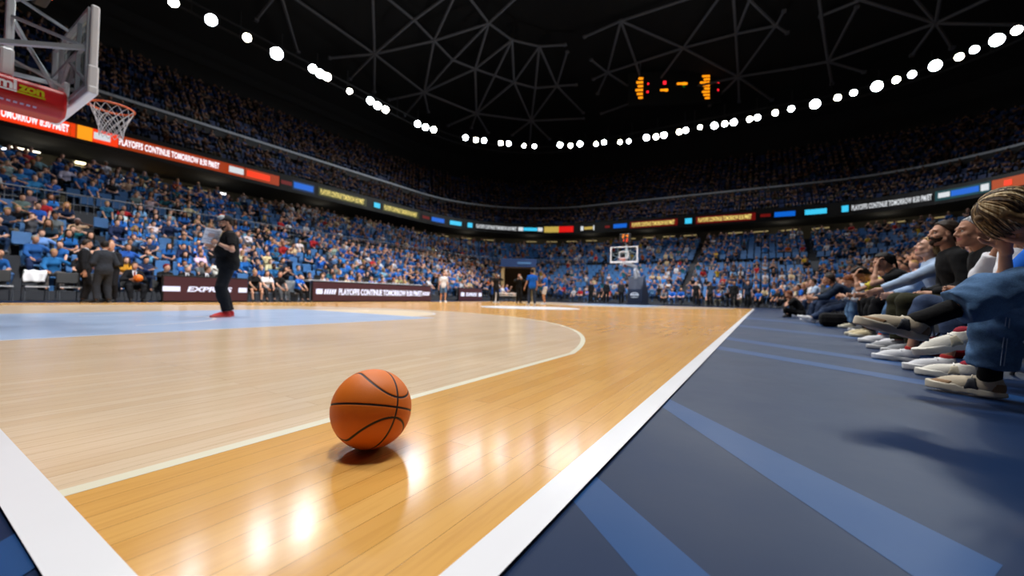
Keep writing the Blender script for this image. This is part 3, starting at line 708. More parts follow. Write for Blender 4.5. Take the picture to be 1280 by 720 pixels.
EDGES = [(0, 1), (0, 2), (0, 3), (0, 4), (0, 5), (0, 6), (0, 7), (0, 8), (3, 4), (3, 9), (3, 10), (4, 5), (4, 11), (4, 12), (4, 13), (5, 13), (5, 17), (5, 18), (5, 20), (5, 21), (5, 22), (12, 13), (12, 14), (12, 15), (12, 16), (12, 17), (13, 17), (16, 17), (16, 18), (16, 19), (16, 27), (17, 18), (17, 19), (18, 19), (18, 23), (18, 24), (18, 25), (18, 26), (19, 23), (19, 27), (19, 29), (23, 29), (23, 30), (23, 34), (23, 35), (23, 36), (23, 37), (27, 28), (27, 29), (27, 30), (29, 30), (30, 31), (30, 32), (30, 33), (38, 39), (38, 40), (38, 41), (38, 42), (38, 43), (41, 42), (41, 44), (41, 45), (41, 46), (41, 47), (42, 43), (42, 47), (43, 47), (43, 48), (43, 49), (43, 50), (47, 50), (47, 51), (49, 50), (49, 52), (49, 53), (49, 54), (50, 53), (50, 55), (50, 56), (50, 57), (50, 58), (53, 59), (53, 60), (53, 61), (55, 62), (62, 63), (62, 64), (62, 65), (62, 66), (62, 67), (62, 68), (65, 70), (65, 71), (65, 72), (65, 73), (65, 74), (65, 75), (65, 76), (68, 69), (77, 78), (79, 80)]
m = MB(); st = plain('truss_grey', '#4a4b50', .7, var=.15)
for i, j in EDGES:
    a, b = Vector(NODES[i]), Vector(NODES[j]); m.tube([a, b], .135, 6)
for p in NODES:
    m.box(Vector(p), (.4, .4, .26), bev=.06)
tag(m.build('roof_truss', st), kind='structure', label='grey steel lattice of the dome roof')
# mid-stand railing
m = MB(); off = 8.2-.2; P = lowring(off); seln = [i for i in range(len(P)) if P[i][1] > CY-2 or P[i][0] > CX]
def railing(P, z, h, name, label):
    m = MB(); L = np.r_[0, np.cumsum(np.linalg.norm(np.diff(P, axis=0), axis=1))]
    for zz, r in ((z+h, .03), (z+h*.55, .014), (z+.12, .014)): m.tube([(p[0], p[1], zz) for p in P], r, 6)
    t = 0
    while t < L[-1]:
        x = np.interp(t, L, P[:, 0]); y = np.interp(t, L, P[:, 1]); big = abs((t/.22) % 8) < .5
        m.tube([(x, y, z), (x, y, z+h)], .026 if big else .010, 5); t += .22
    tag(m.build(name, steel), label, 'railing'); return m
q = [p for p in P if p[1] > CY+8.2]; q.sort(key=lambda p: math.atan2(p[1]-CY, p[0]-CX)); railing(np.array(q), 3.62, 1.0, 'railing', 'grey steel railing with thin balusters between lower and upper rows of the side stand')
LP = 980.
# ------------------------------------------------------------------ light
w = bpy.data.worlds.new('world'); scene.world = w; w.use_nodes = True
w.node_tree.nodes['Background'].inputs[0].default_value = (.01, .012, .02, 1)
vs = scene.view_settings; vs.view_transform = 'Standard'; vs.look = 'None'; vs.exposure = 0; vs.gamma = 1
scene.cycles.use_denoising = True; scene.cycles.max_bounces = 6; scene.cycles.sample_clamp_indirect = 6.
def area(x, y, z, tx, ty, size, power, spread, col=(1, .985, .97)):
    l = bpy.data.lights.new('court_light', 'AREA'); l.shape = 'DISK'; l.size = size; l.energy = power; l.spread = math.radians(spread); l.color = col
    o = bpy.data.objects.new('court_light', l); COL.objects.link(o); o.location = (x, y, z)
    o.rotation_euler = (Vector((tx, ty, 0))-Vector((x, y, z))).to_track_quat('-Z', 'Y').to_euler(); return o
for x, y in ((2, 2), (2, 13), (14, 0), (14, 14), (26, 2), (26, 13)): area(x, y, 24, x+(14-x)*.1, y+(7.5-y)*.2, 3., LP, 100)
# unseen area lights added above the court to wash the lower stands
for x, y, tx, ty in ((2, 0, 4, 20), (12, 0, 14, 20), (22, 0, 24, 20)): area(x, y, 21, tx, ty, 2., LP*.30, 34)
for x, y, tx, ty in ((14, 4, 37, 12), (14, 10, 37, 2)): area(x, y, 21, tx, ty, 2., LP*.34, 36)
def up(x, y, z, power):  # unseen upward spot, added so the roof truss shows against the black
    l = bpy.data.lights.new('truss_fill_light', 'SPOT'); l.energy = power; l.spot_size = math.radians(140); l.spot_blend = .8; l.shadow_soft_size = .5
    o = bpy.data.objects.new('truss_fill_light', l); COL.objects.link(o); o.location = (x, y, z); o.rotation_euler = (PI, 0, 0)
for x, y in ((32, 22), (34, 2), (20, 26), (30, -8)): up(x, y, 17, 900)
# ------------------------------------------------------------------ floodlights on the catwalk ring
LAMPS = [(10.47, 33.93, 1, 0.9), (12.63, 33.79, 0, 1.2), (14.99, 33.69, 1, 0.8), (17.31, 33.81, 0, 1.6), (20.15, 33.33, 0, 1), (20.94, 33.5, 0, 1.1), (21.59, 33.42, 1, 1), (24.3, 33.9, 1, 0.6), (26.61, 33.72, 0, 1), (27.69, 33.93, 0, 1.1), (28.74, 33.92, 1, 1), (33.07, 33.54, 0, 1), (34.18, 33.36, 0, 1.1), (35.16, 33.0, 1, 1), (38.93, 31.16, 0, 0.9), (40.18, 30.48, 1, 0.8), (40.78, 29.66, 0, 0.9), (42.58, 28.3, 1, 0.7), (43.18, 27.47, 0, 0.75), (44.71, 26.09, 1, 0.55), (45.6, 25.03, 0, 0.55), (46.67, 21.87, 0, 0.95), (47.56, 20.8, 1, 0.8), (47.63, 19.51, 0, 0.95), (48.59, 17.73, 1, 0.7), (48.55, 16.67, 0, 0.75), (49.37, 14.88, 1, 0.55), (49.62, 13.85, 0, 0.55), (49.5, 11.68, 0, 1), (49.79, 10.62, 1, 0.85), (49.74, 9.69, 0, 0.95), (49.61, 7.97, 1, 0.75), (49.47, 7.25, 0, 0.8), (49.31, 5.71, 1, 0.5), (49.6, 4.28, 0, 1), (49.68, 3.25, 1, 0.8), (49.68, 2.39, 0, 0.95), (49.6, 0.88, 1, 0.7), (49.56, 0.14, 0, 0.75), (49.13, -1.42, 1, 0.7), (48.85, -2.77, 0, 0.7), (48.76, -4.71, 0, 1.4), (48.21, -6.38, 1, 0.7), (47.79, -7.49, 0, 0.7), (47.34, -9.03, 0, 1.3), (46.75, -10.19, 1, 0.7), (46.24, -11.08, 0, 0.7), (45.4, -12.27, 0, 1.3), (44.66, -13.42, 1, 0.7), (43.93, -14.02, 0, 0.7), (43.1, -14.89, 0, 1.3), (42.25, -15.56, 1, 0.8)]
house = plain('lamp_housing', '#15171a', .6, .3); cool = glow('lamp_cool', (.80, .90, 1.), 190.); warm = glow('lamp_warm', (1., .88, .68), 130.)
m = MB(); ring = rr(36.6, 27.5, 15)
for z in (20.5, 21.3): m.tube([(p[0], p[1], z) for p in ring], .09, 6, closed=True)
for i in range(0, len(ring), 3):
    p = ring[i]; m.tube([(p[0], p[1], 20.5), (p[0], p[1], 22.6)], .05, 5)
tag(m.build('catwalk', plain('catwalk_black', '#0d0e11', .7)), 'black steel catwalk ring hung under the roof', 'catwalk')
ORD = ['first', 'second', 'third', 'fourth', 'fifth', 'sixth', 'seventh', 'eighth', 'ninth', 'tenth', 'eleventh', 'twelfth', 'thirteenth', 'fourteenth', 'fifteenth', 'sixteenth', 'seventeenth', 'eighteenth', 'nineteenth']
TENS = ['', '', 'twenty', 'thirty', 'forty', 'fifty', 'sixty', 'seventy', 'eighty', 'ninety']
def ordinal(k):
    k += 1
    if k < 20: return ORD[k-1]
    if k % 10 == 0: return TENS[k//10][:-1]+'ieth'
    return TENS[k//10]+'-'+ORD[k % 10-1]
def ordx(k): return ordinal(k) if k < 99 else 'hundred-and-'+ordinal(k-100)
_lm = {}
for i, (x, y, wm, sz) in enumerate(LAMPS):
    key = (wm, sz)
    r = .23*sz+.10
    tgt = Vector((CX-2, CY-1, 1)); q = (tgt-Vector((x, y, 20))).to_track_quat('-Z', 'Y')
    if key not in _lm:
        m = MB(); m.lathe([(.02, .42*r/.4), (r*.55, .40*r/.4), (r*.9, .18), (r*1.06, .03), (r*1.06, 0), (r*.98, 0), (r*.96, .02), (0, .02)], 20); a = m.mesh('housing')
        m = MB(); m.lathe([(0, -.004), (r*.7, -.002), (r*.96, .012)], 20); b = m.mesh('lens')
        m = MB(); m.tube([(r*1.05, 0, .05), (r*1.15, 0, .3), (0, 0, .62), (-r*1.15, 0, .3), (-r*1.05, 0, .05)], .025, 6); c = m.mesh('bracket')
        for me, mt in ((a, house), (b, warm if wm else cool), (c, house)): me.materials.append(mt)
        _lm[key] = (a, b, c)
    root = bpy.data.objects.new('floodlight', _lm[key][0]); COL.objects.link(root); root.location = (x, y, 20); root.rotation_mode = 'QUATERNION'; root.rotation_quaternion = q
    for nm, me in (('lens', _lm[key][1]), ('bracket', _lm[key][2])):
        o = bpy.data.objects.new(nm, me); COL.objects.link(o); o.parent = root
    tag(root, ('large ' if sz > 1.15 else 'small ' if sz < .7 else '')+('warm white' if wm else 'cool bluish')+' floodlight, '+ordinal(i)+' along the catwalk ring from the near hoop', 'floodlight', 'floodlights on the catwalk ring')

# ------------------------------------------------------------------ LED ribbon
SEG = [(106.99, 103.24, 'rt'), (102.7, 101.74, 'or'), (101.74, 100.57, 'w'), (99.93, 91.24, 'wl'), (90.2, 88.58, 'w2'), (88.4, 85.24, 'red'), (84.13, 82.46, 'rd2'), (82.46, 79.34, 'blue'), (78.76, 70.93, 'yel'), (69.7, 68.45, 'cy'), (68.02, 61.11, 'yel'), (60.48, 58.87, 'rd2'), (58.72, 55.86, 'blue'), (55.04, 52.38, 'cy'), (52.05, 50.17, 'cy2'), (49.47, 40.74, 'wl'), (40.38, 34.8, 'mix'), (34.42, 30.94, 'ye2'), (30.94, 27.36, 're2'), (25.54, 22.08, 'w3'), (19.42, 17.99, 'rd2'), (17.37, 13.45, 'blue'), (12.84, 0.94, 'yelr'), (0.38, -2.64, 'cy2'), (-3.4, -15.78, 'yelr'), (-16.55, -18.65, 'rd2'), (-18.94, -22.83, 'blue'), (-23.87, -27.53, 'cy'), (-28.66, -30.39, 'cy2'), (-30.71, -40.06, 'wl'), (-40.38, -45.69, 'teal'), (-45.77, -49.28, 'orange')]
rib0 = rr(35.17, 25.77, 15, n=60)
ang = np.degrees(np.arctan2((rib0[:, 1]-CY)/25.8, (rib0[:, 0]-CX)/35.2)); od = np.argsort(ang); RA, RP = ang[od], rib0[od]
def ribpt(a): return np.array([np.interp(a, RA, RP[:, 0]), np.interp(a, RA, RP[:, 1])])
def arcs(a0, a1, n=24):
    A = np.linspace(a0, a1, n); P = np.array([ribpt(a) for a in A]); L = np.r_[0, np.cumsum(np.linalg.norm(np.diff(P, axis=0), axis=1))]; return P, L
def ribquad(a0, a1, z0, z1, inset, mi, m):
    P, L = arcs(a0, a1); c = np.array([CX, CY]); V = []
    for p in P: d = c-p; d = d/np.linalg.norm(d)*inset; V += [(p[0]+d[0], p[1]+d[1], z0), (p[0]+d[0], p[1]+d[1], z1)]
    m.add(V, [(2*i, 2*i+2, 2*i+3, 2*i+1) for i in range(len(P)-1)], mi)
def ribtext(txt, a0, a1, z, h, inset, bold=.03):
    me = text_mesh(txt, 1., .0, 1.05, bold); P, L = arcs(a0, a1, 40); me, wd = fit_text(me, L[-1], h)
    n = len(me.vertices); co = np.zeros(n*3, np.float32); me.vertices.foreach_get('co', co); co = co.reshape(-1, 3)
    s = co[:, 0]+L[-1]/2; x = np.interp(s, L, P[:, 0]); y = np.interp(s, L, P[:, 1]); d = np.array([CX, CY])-np.stack([x, y], 1); d = d/np.linalg.norm(d, axis=1)[:, None]*inset
    out = np.stack([x+d[:, 0], y+d[:, 1], z+co[:, 1]], 1); me.vertices.foreach_set('co', out.astype(np.float32).ravel()); me.update(); return me
GC = dict(red=glow('led_red', '#f03a14', 1.1), redw=glow('led_white', (.95, .88, .95), 1.3), orange=glow('led_orange', '#b4460e', .8), amber=glow('led_amber', '#ff9a1c', 1.1), blue=glow('led_blue', '#0a6ae0', .8), navy=glow('led_navy', '#0a3a70', .35), yel=glow('led_yellow', '#f2dc7a', 1.), cy=glow('led_cyan', '#3cc6f0', 1.), grn=glow('led_olive', '#5a5a20', .3), rd=glow('led_dim_red', '#8a1410', .45), wht=glow('led_soft_white', '#d8dce0', .95), teal=glow('led_teal', '#04525a', .5), black=plain('led_off', '#08090b', .5), rdd=glow('led_deep_red', '#a83a10', .8), ye2=glow('led_gold', '#cdb052', .8), re2=glow('led_scarlet', '#e01612', .9))
rb = empty('led_ribbon', (CX, CY, 9.)); tag(rb, 'long LED ribbon of coloured adverts running round the middle tier front', 'LED board')
IM = Matrix.Translation((-CX, -CY, -9.))
def part(me, nm, mat):
    o = link(nm, me, rb, mat); o.matrix_local = IM; return o
MSG = 'PLAYOFFS CONTINUE TOMORROW 8:30 PM/ET'
def seg(a0, a1, bg, z0=9.0, z1=9.78, ins=.02):
    m = MB(); ribquad(a0, a1, z0, z1, ins, 0, m); return part(m.mesh('advert_panel'), 'advert_panel', GC[bg])
def words_(a0, a1, txt, col, h=.42, z=9.4): o = part(ribtext(txt, a0, a1, z, h, .05), 'advert_text', GC[col]); return o
def dash(a0, a1, col, h=.40, z=9.4): m = MB(); ribquad(a0, a1, z-h/2, z+h/2, .045, 0, m); part(m.mesh('advert_block'), 'advert_block', GC[col])
for a0, a1, k in SEG:
    d = -1 if a1 < a0 else 1; i0, i1 = a0+.06*(a1-a0), a1-.06*(a1-a0)
    if k == 'rt': seg(a0+4, a1-.4, 'red'); words_(a0+3.6, a1, MSG, 'redw', .44)
    elif k == 'or': seg(a0+.6, a0, 'orange'); seg(a0, a1, 'amber')
    elif k == 'w': seg(a0, a1-.6, 'red'); dash(i0, i1-.1, 'wht', .4)
    elif k == 'wl':
        if a0 > 80: seg(a0, a1-1.0, 'rdd')
        else: seg(a0, a1, 'black')
        words_(a0, a1, MSG, 'wht' if a0 < 80 else 'redw', .44 if a0 > 80 else .5)
    elif k == 'w2': seg(a0+.4, a1-.1, 'rdd'); dash(a0, a1, 'wht', .45)
    elif k == 'red': seg(a0, a1-1., 'rdd'); dash(i0, i1, 'red', .45)
    elif k == 'rd2': seg(a0, a1, 'black'); dash(i0, i1, 'rd', .3)
    elif k == 'blue': seg(a0, a1, 'black' if a0 < 80 else 'navy'); dash(i0, i1, 'blue', .5)
    elif k in ('yel', 'yelr'): seg(a0, a1, 'rd' if k == 'yelr' else 'grn'); words_(i0+.02*(a0-a1), i1, MSG, 'yel', .5)
    elif k in ('cy', 'cy2'): seg(a0, a1, 'black'); dash(i0 if k == 'cy' else i0+.35*(a1-a0), i1, 'cy', .5 if k == 'cy' else .6)
    elif k == 'mix': seg(a0, a1, 'black'); dash(a0, a0+.2*(a1-a0), 'wht', .5); dash(a0+.22*(a1-a0), a0+.78*(a1-a0), 'cy', .42); dash(a0+.8*(a1-a0), a1, 'wht', .5)
    elif k == 'ye2': seg(a0, a1, 'ye2')
    elif k == 're2': seg(a0, a1, 're2')
    elif k == 'w3': seg(a0, a1, 'black'); dash(a0, a0+.2*(a1-a0), 'wht', .55); dash(a0+.25*(a1-a0), a0+.9*(a1-a0), 'ye2', .35); dash(a0+.92*(a1-a0), a1, 'wht', .6)
    elif k == 'teal': seg(a0, a1, 'teal'); dash(a0+.06*(a1-a0), a0+.28*(a1-a0), 'wht', .4); dash(a0+.3*(a1-a0), a0+.8*(a1-a0), 'blue', .45); dash(a0+.83*(a1-a0), a0+.97*(a1-a0), 'wht', .5)
    elif k == 'orange': seg(a0, a1-6, 'orange'); dash(a0+.3*(a1-a0), a0+.5*(a1-a0), 'red', .4)
# dim fixtures on the concourse wall
for k in range(34):
    a = 104-k*4.55; t = math.radians(a); P = lowring(19.85); an = np.degrees(np.arctan2((P[:, 1]-CY)/30.5, (P[:, 0]-CX)/39.3)); o_ = np.argsort(an)
    x, y = np.interp(a, an[o_], P[o_, 0]), np.interp(a, an[o_], P[o_, 1])
    if k % 5 == 4: continue
    d = Vector((CX-x, CY-y, 0)).normalized(); m = MB(); m.box((0, 0, 0), (1.7, .14, .22), bev=.03); m.box((0, -.08, -.02), (1.5, .03, .12), mi=1)
    o = m.build('wall_light', [house, glow('dim_tube', '#c9b27a', .5)]); o.location = (x+d.x*.1, y+d.y*.1, 8.35); o.rotation_euler = (0, 0, math.atan2(d.y, d.x)+PI/2)
    if k % 3 == 0:
        pl = bpy.data.lights.new('concourse_fill_light', 'POINT'); pl.energy = 30; pl.color = (1, .88, .66); pl.shadow_soft_size = 1.2; po = bpy.data.objects.new('concourse_fill_light', pl); COL.objects.link(po); po.location = (x+d.x*2.6, y+d.y*2.6, 8.3)  # soft point light added in front of the strip lights to brighten the wall
    tag(o, 'dim warm strip light on the dark concourse wall under the LED ribbon', 'wall light', 'dim strip lights along the concourse wall')
for nm, px, (x, y, z), sz, col, s in (('concourse_lamp', 0, (4.7, 37.2, 8.55), (1.2, .12, .08), '#fff4d8', 4.), ('concourse_lamp', 0, (4.0, 37.0, 8.3), (.35, .35, .1), '#e8f0ff', 5.), ('concourse_lamp', 0, (7.0, 37.3, 8.45), (.5, .35, .12), '#fff0c0', 4.), ('concourse_lamp', 0, (8.9, 37.5, 7.9), (.9, .2, .35), '#ffffff', 5.), ('kiosk_display', 0, (9.1, 37.4, 7.55), (.9, .2, .4), '#ffae3a', 1.2), ('kiosk_display', 0, (10.9, 37.5, 7.6), (1.5, .2, .55), '#ffb648', 1.5), ('concourse_lamp', 0, (15.0, 36.9, 8.2), (.4, .3, .12), '#ffffff', 4.)):
    m = MB(); m.box((0, 0, sz[2]*.5), (sz[0]*1.1, sz[1]*1.2, sz[2]*.4), bev=.02); m.box((0, -.02, 0), sz, mi=1, bev=.03)
    o = m.build(nm, [house, glow('lamp_'+col, col, s)]); o.location = (x, y, z)
    tag(o, {'concourse_lamp': 'small bright white lamp under the concourse soffit behind the near side stand', 'kiosk_display': 'glowing amber snack kiosk display at the back of the near side stand'}[nm], 'lamp' if nm == 'concourse_lamp' else 'kiosk', 'bright lamps under the concourse soffit' if nm == 'concourse_lamp' else 'amber kiosk displays')

# ------------------------------------------------------------------ hanging scoreboard above the far end
def scoreboard():
    c = Vector((51.5, 9.0, 26.3)); root = empty('scoreboard', c); d = (CAM-c); d.z = 0; d.normalize(); root.rotation_euler = (0, 0, math.atan2(d.y, d.x)+PI/2+.25)
    # local x runs along the board, -y faces the court
    m = MB(); m.box((0, 0, 0), (10.8, .6, 4.0), bev=.05); m.build('cabinet', plain('score_black', '#060607', .6), root)
    am = glow('digits_amber', '#ff9410', 1.6); rd = glow('digits_red', '#ff2030', 1.8); gr = glow('digits_green', '#1c7a20', .6)
    for x, n, tall in ((-4.2, 6, 2.5), (3.6, 9, 3.2)):
        for k in range(n):
            m = MB(); wd = .55+.35*((k*7) % 5)/4+(.6 if x > 0 and k == 5 else 0); z = (-.5+k/(n-1))*tall*.95
            for j in range(3): m.box((x+.5-wd*(j+.5)/3, -.32, z), (wd/3*.82, .04, tall/n*.62))
            m.build('player_line', am, root)
    for x, z, w_ in ((-1.2, -.35, .9), (.9, .35, 1.2)):
        m = MB(); m.box((x, -.32, z), (w_, .04, .22)); m.box((x+.25, -.32, z-.02), (w_*.4, .045, .3)); m.build('score_line', am, root)
    for x, z, s in ((-3.1, .5, .16), (-3.15, -.5, .2), (-1.15, .55, .32), (5.05, 1.35, .2), (5.05, .35, .2), (5.05, -.6, .16)):
        m = MB(); m.box((x, -.32, z), (s*1.1, .05, s*1.3), bev=.05); m.build('foul_lamp', rd, root)
    m = MB(); m.box((1.1, -.32, .05), (.2, .05, .3), bev=.03); m.build('clock_dot', gr, root)
    m = MB()
    for x in (-4, 4): m.tube([(x, 0, 2), (x, 0, 3.6)], .04, 6)
    m.build('cable', steel, root)
    tag(root, 'black hanging scoreboard with amber score lines and red lamps', 'scoreboard')
scoreboard()
# ------------------------------------------------------------------ basketball on the floor
def basketball(r, nu=384, nv=192):
    lat = (np.arange(nv+1)/nv-.5)*PI; lon = np.arange(nu)/nu*2*PI-PI; LA, LO = np.meshgrid(lat, lon, indexing='ij')
    d1 = np.abs(LA); d2 = np.abs(np.arcsin(np.clip(np.cos(LA)*np.sin(LO), -1, 1)))
    cu = np.radians(14+40*np.sin(LO)**2); sl = np.radians(40)*np.sin(2*LO)
    d3 = np.minimum(np.abs(LA-cu), np.abs(LA+cu))/np.sqrt(1+(sl/np.maximum(np.cos(LA), .25))**2)
    d = np.minimum(np.minimum(d1, d2), d3)*r; t = np.clip(1-(d-.0028)/.0012, 0, 1)
    R = r-.0012*t; V = np.stack([R*np.cos(LA)*np.cos(LO), R*np.cos(LA)*np.sin(LO), R*np.sin(LA)], -1).reshape(-1, 3)
    i = np.arange(nv)[:, None]*nu; j = np.arange(nu)[None]; k = (j+1) % nu
    F = np.stack([i+j, i+k, i+nu+k, i+nu+j], -1).reshape(-1, 4)
    o_, b_ = np.array(srgb('#e3741c')), np.array(srgb('#1c1a1b')); T = t.reshape(-1, 1); C = o_*(1-T)+b_*T
    return np_mesh('basketball', V, F, C)
m, nt, b = newmat('ball_rubber'); at = N(nt, 'ShaderNodeAttribute', attribute_name='Col'); nt.links.new(at.outputs['Color'], b.inputs['Base Color'])
tc = N(nt, 'ShaderNodeTexCoord'); vo = N(nt, 'ShaderNodeTexVoronoi', Scale=420.); bp = N(nt, 'ShaderNodeBump', Strength=.25, Distance=.001); nt.links.new(tc.outputs['Object'], vo.inputs['Vector']); nt.links.new(vo.outputs['Distance'], bp.inputs['Height']); nt.links.new(bp.outputs[0], b.inputs['Normal']); b.inputs['Roughness'].default_value = .5; b.inputs['Specular IOR Level'].default_value = .35
ballmat = m
ball = link('basketball', basketball(.1215), None, ballmat)
bc = Vector((.600, .575, .1215+.004)); v = (CAM-bc).normalized(); rt = -Vector(R2); rt = Vector(R2); rt = (rt-v*rt.dot(v)).normalized(); upv = v.cross(rt)
B0 = Matrix((v, rt, upv)).transposed()   # local x -> viewer, y -> image right, z -> image up
ball.matrix_world = Matrix.Translation(bc) @ (B0 @ Matrix.Rotation(math.radians(-4), 3, 'X') @ Matrix.Rotation(math.radians(-5), 3, 'Y') @ Matrix.Rotation(math.radians(36), 3, 'Z')).to_4x4()
tag(ball, 'orange basketball with black seams resting on the golden court near the camera', 'basketball')

# ------------------------------------------------------------------ hoops
white = plain('padding_white', '#e6e6ea', .5, var=.05); grey = plain('strut_grey', '#b4bcc4', .4, .1); whitep = plain('white_steel', '#dcdfe4', .35, .1); orange = plain('rim_orange', '#d8581a', .4, bump=0); netm = plain('net_cord', '#cfcfd2', .8); navy = plain('pad_navy', '#14243f', .6); redp = plain('pad_red', '#b80c14', .45, var=.06)
def hoop(label, near):
    """Local frame: baseline at x=0, court towards +x, hoop on y=0."""
    root = empty('basketball_hoop'); tag(root, label, 'basketball hoop')
    bd = empty('backboard', (1.2, 0, 0)); bd.parent = root
    m = MB(); m.box((-.02, 0, 3.425), (.022, 1.78, 1.03)); m.build('glass', glassmat(), bd)
    m = MB(); w_ = .045
    for y in (-.88, .88): m.box((0, y, 3.425), (.03, w_, 1.05))
    for z in (2.925, 3.925): m.box((0, 0, z), (.03, 1.8, w_))
    for y in (-.295, .295): m.box((.002, y, 3.375), (.012, .05, .45))
    for z in (3.17, 3.60): m.box((.002, 0, z), (.012, .59, .05))
    m.build('border', white, bd)
    m = MB()
    for y in (-.86, .86): m.box((-.06, y, 3.425), (.04, .05, 1.0)); m.box((-.06, y*.5, 3.425), (.04, .04, 1.0))
    for z in (2.96, 3.5, 3.9): m.box((-.06, 0, z), (.04, 1.75, .045))
    m.bar((-.06, -.85, 3.0), (-.06, 0, 3.5), .03); m.bar((-.06, .85, 3.0), (-.06, 0, 3.5), .03); m.build('back_frame', grey, bd)
    m = MB()
    m.box((-.02, 0, 2.90), (.10, 1.90, .10), bev=.02)
    for y in (-.91, .91): m.box((-.02, y, 3.03), (.10, .06, .36), bev=.02); m.box((-.02, y, 3.56), (.08, .045, .80), bev=.02)
    m.build('edge_padding', white, bd)
    rm = empty('rim', (1.575, 0, 3.05)); rm.parent = root
    m = MB(); m.tube([(.235*math.cos(a), .235*math.sin(a), 0) for a in np.linspace(0, 2*PI, 40, endpoint=False)], .0135, 10, closed=True)
    m.box((-.32, 0, -.01), (.16, .16, .02)); m.bar((-.36, .07, -.01), (-.2, .12, -.01), .02); m.bar((-.36, -.07, -.01), (-.2, -.12, -.01), .02); m.box((-.37, 0, -.06), (.03, .2, .14)); m.bar((-.36, 0, -.11), (-.24, 0, -.01), .03); m.build('ring', orange, rm, True)
    m = MB(); rad = [.23, .205, .175, .15, .135, .128, .125]; zs = [-.01, -.08, -.16, -.24, -.31, -.37, -.42]
    for k in range(12):
        for sg in (1, -1):
            pts = []
            for q in range(25):
                t = q/24*6; i = min(int(t), 5); r_ = rad[i]+(rad[i+1]-rad[i])*(t-i); z = zs[i]+(zs[i+1]-zs[i])*(t-i); a = 2*PI*(k/12+sg*t/24*1.0)
                pts.append((r_*math.cos(a), r_*math.sin(a), z))
            m.tube(pts, .0042, 5)
    m.build('net', netm, rm, True)
    # boom, struts and stanchion
    m = MB(); m.bar((-1.9, 0, 2.80), (1.12, 0, 2.88), .16, .20, bev=.02); m.box((1.10, 0, 3.02), (.06, .30, .30), bev=.02); m.build('boom', whitep, root)
    if near:
        m = MB()
        P = [(-.16, -.19), (.16, -.19), (.24, -.09), (.24, .13), (.17, .175), (-.17, .175), (-.24, .13), (-.24, -.09)]
        Mx = Matrix.Translation((-1.8, 0, 2.85)) @ Matrix(((0, 0, 1, 0), (1, 0, 0, 0), (0, 1, 0, 0), (0, 0, 0, 1)))
        m.prism(P, 0, 2.90, 0, Mx); pad = m.build('boom_pad', redp, root)
        bv = pad.modifiers.new('round', 'BEVEL'); bv.width = .06; bv.segments = 3; bv.limit_method = 'ANGLE'
        def lay(me, s, z, mat, nm):
            o = link(nm, me, pad, mat); R = Matrix.Identity(4)
            o.matrix_local = Matrix.Translation((-1.8, 0, 2.85)) @ R @ Matrix.Translation((s, -.243, z)) @ Matrix.Rotation(PI/2, 4, 'X')
        yl = glow('print_yellow_glow', '#e8dc20', .12); wh = plain('print_white', '#f0f0f4', .5)  # the yellow print is given a faint glow of its own
        t1, w1 = fit_text(text_mesh('mi', 1., .004, .95, .035), None, .115); t2, w2 = fit_text(text_mesh('zon', 1., .004, .95, .035), None, .078)
        s0 = 2.40
        lay(t1, s0, .055, wh, 'lettering'); lay(t2, s0+w1/2+w2/2+.012, .038, yl, 'lettering')
        m = MB(); m.box((0, 0, 0), (.7, .016, .004)); lay(m.mesh('bar'), s0+w1/2-.35, -.018, wh, 'underline')
        m = MB(); m.box((0, 0, 0), (w2+.02, .018, .004)); lay(m.mesh('bar'), s0+w1/2+w2/2+.012, -.018, yl, 'underline')
        m = MB()
        for k in range(14): m.box((k*.052, 0, 0), (.03, .022, .004))
        o = link('small_print', m.mesh('sp'), pad, plain('print_lilac', '#b9a9c9', .5)); o.matrix_local = Matrix.Translation((-1.8, 0, 2.85)) @ Matrix.Translation((1.95, -.206, -.142)) @ Matrix.Rotation(PI/2+.67, 4, 'X')
    m = MB(); m.box((.625, 0, 3.62), (.075, .10, 1.1), bev=.02); m.box((.61, 0, 3.22), (.12, .14, .36), bev=.03); m.build('upright', whitep, root)
    m = MB()
    for y in (-.84, .84): m.bar((.64, y*.06, 3.80), (1.12, y, 3.43), .036)
    m.bar((-.3, -.1, 3.06), (1.12, -.84, 3.42), .05); m.bar((-.3, .1, 3.06), (1.12, .84, 3.42), .05)
    m.bar((.65, 0, 3.80), (1.0, 0, 3.08), .03); m.bar((.62, 0, 3.3), (1.08, -.2, 3.06), .025); m.bar((-.6, 0, 3.0), (.60, 0, 4.05), .045); m.bar((.62, 0, 4.1), (1.14, 0, 3.9), .03); m.build('struts', grey, root)
    m = MB(); P = [(-3.6, .12), (-1.75, .12), (-1.75, 1.15), (-2.1, 2.1), (-2.35, 2.1), (-3.6, .9)]
    Mx = Matrix(((1, 0, 0, 0), (0, 0, 1, 0), (0, 1, 0, 0), (0, 0, 0, 1)))
    m.prism(P, -.55, .55, 0, Mx); p = m.build('base_pad', navy if not near else redp, root); bv = p.modifiers.new('round', 'BEVEL'); bv.width = .08; bv.segments = 3
    m = MB(); m.box((-2.7, 0, .07), (2.1, 1.2, .12), bev=.03); m.build('base', navy, root)
    m = MB(); m.bar((-2.1, 0, 2.0), (-1.75, 0, 2.62), .22, .3, bev=.03); m.bar((-3.3, -.3, .6), (-2.0, -.12, 2.5), .12, bev=.02); m.bar((-3.3, .3, .6), (-2.0, .12, 2.5), .12, bev=.02); m.build('arm', whitep, root)
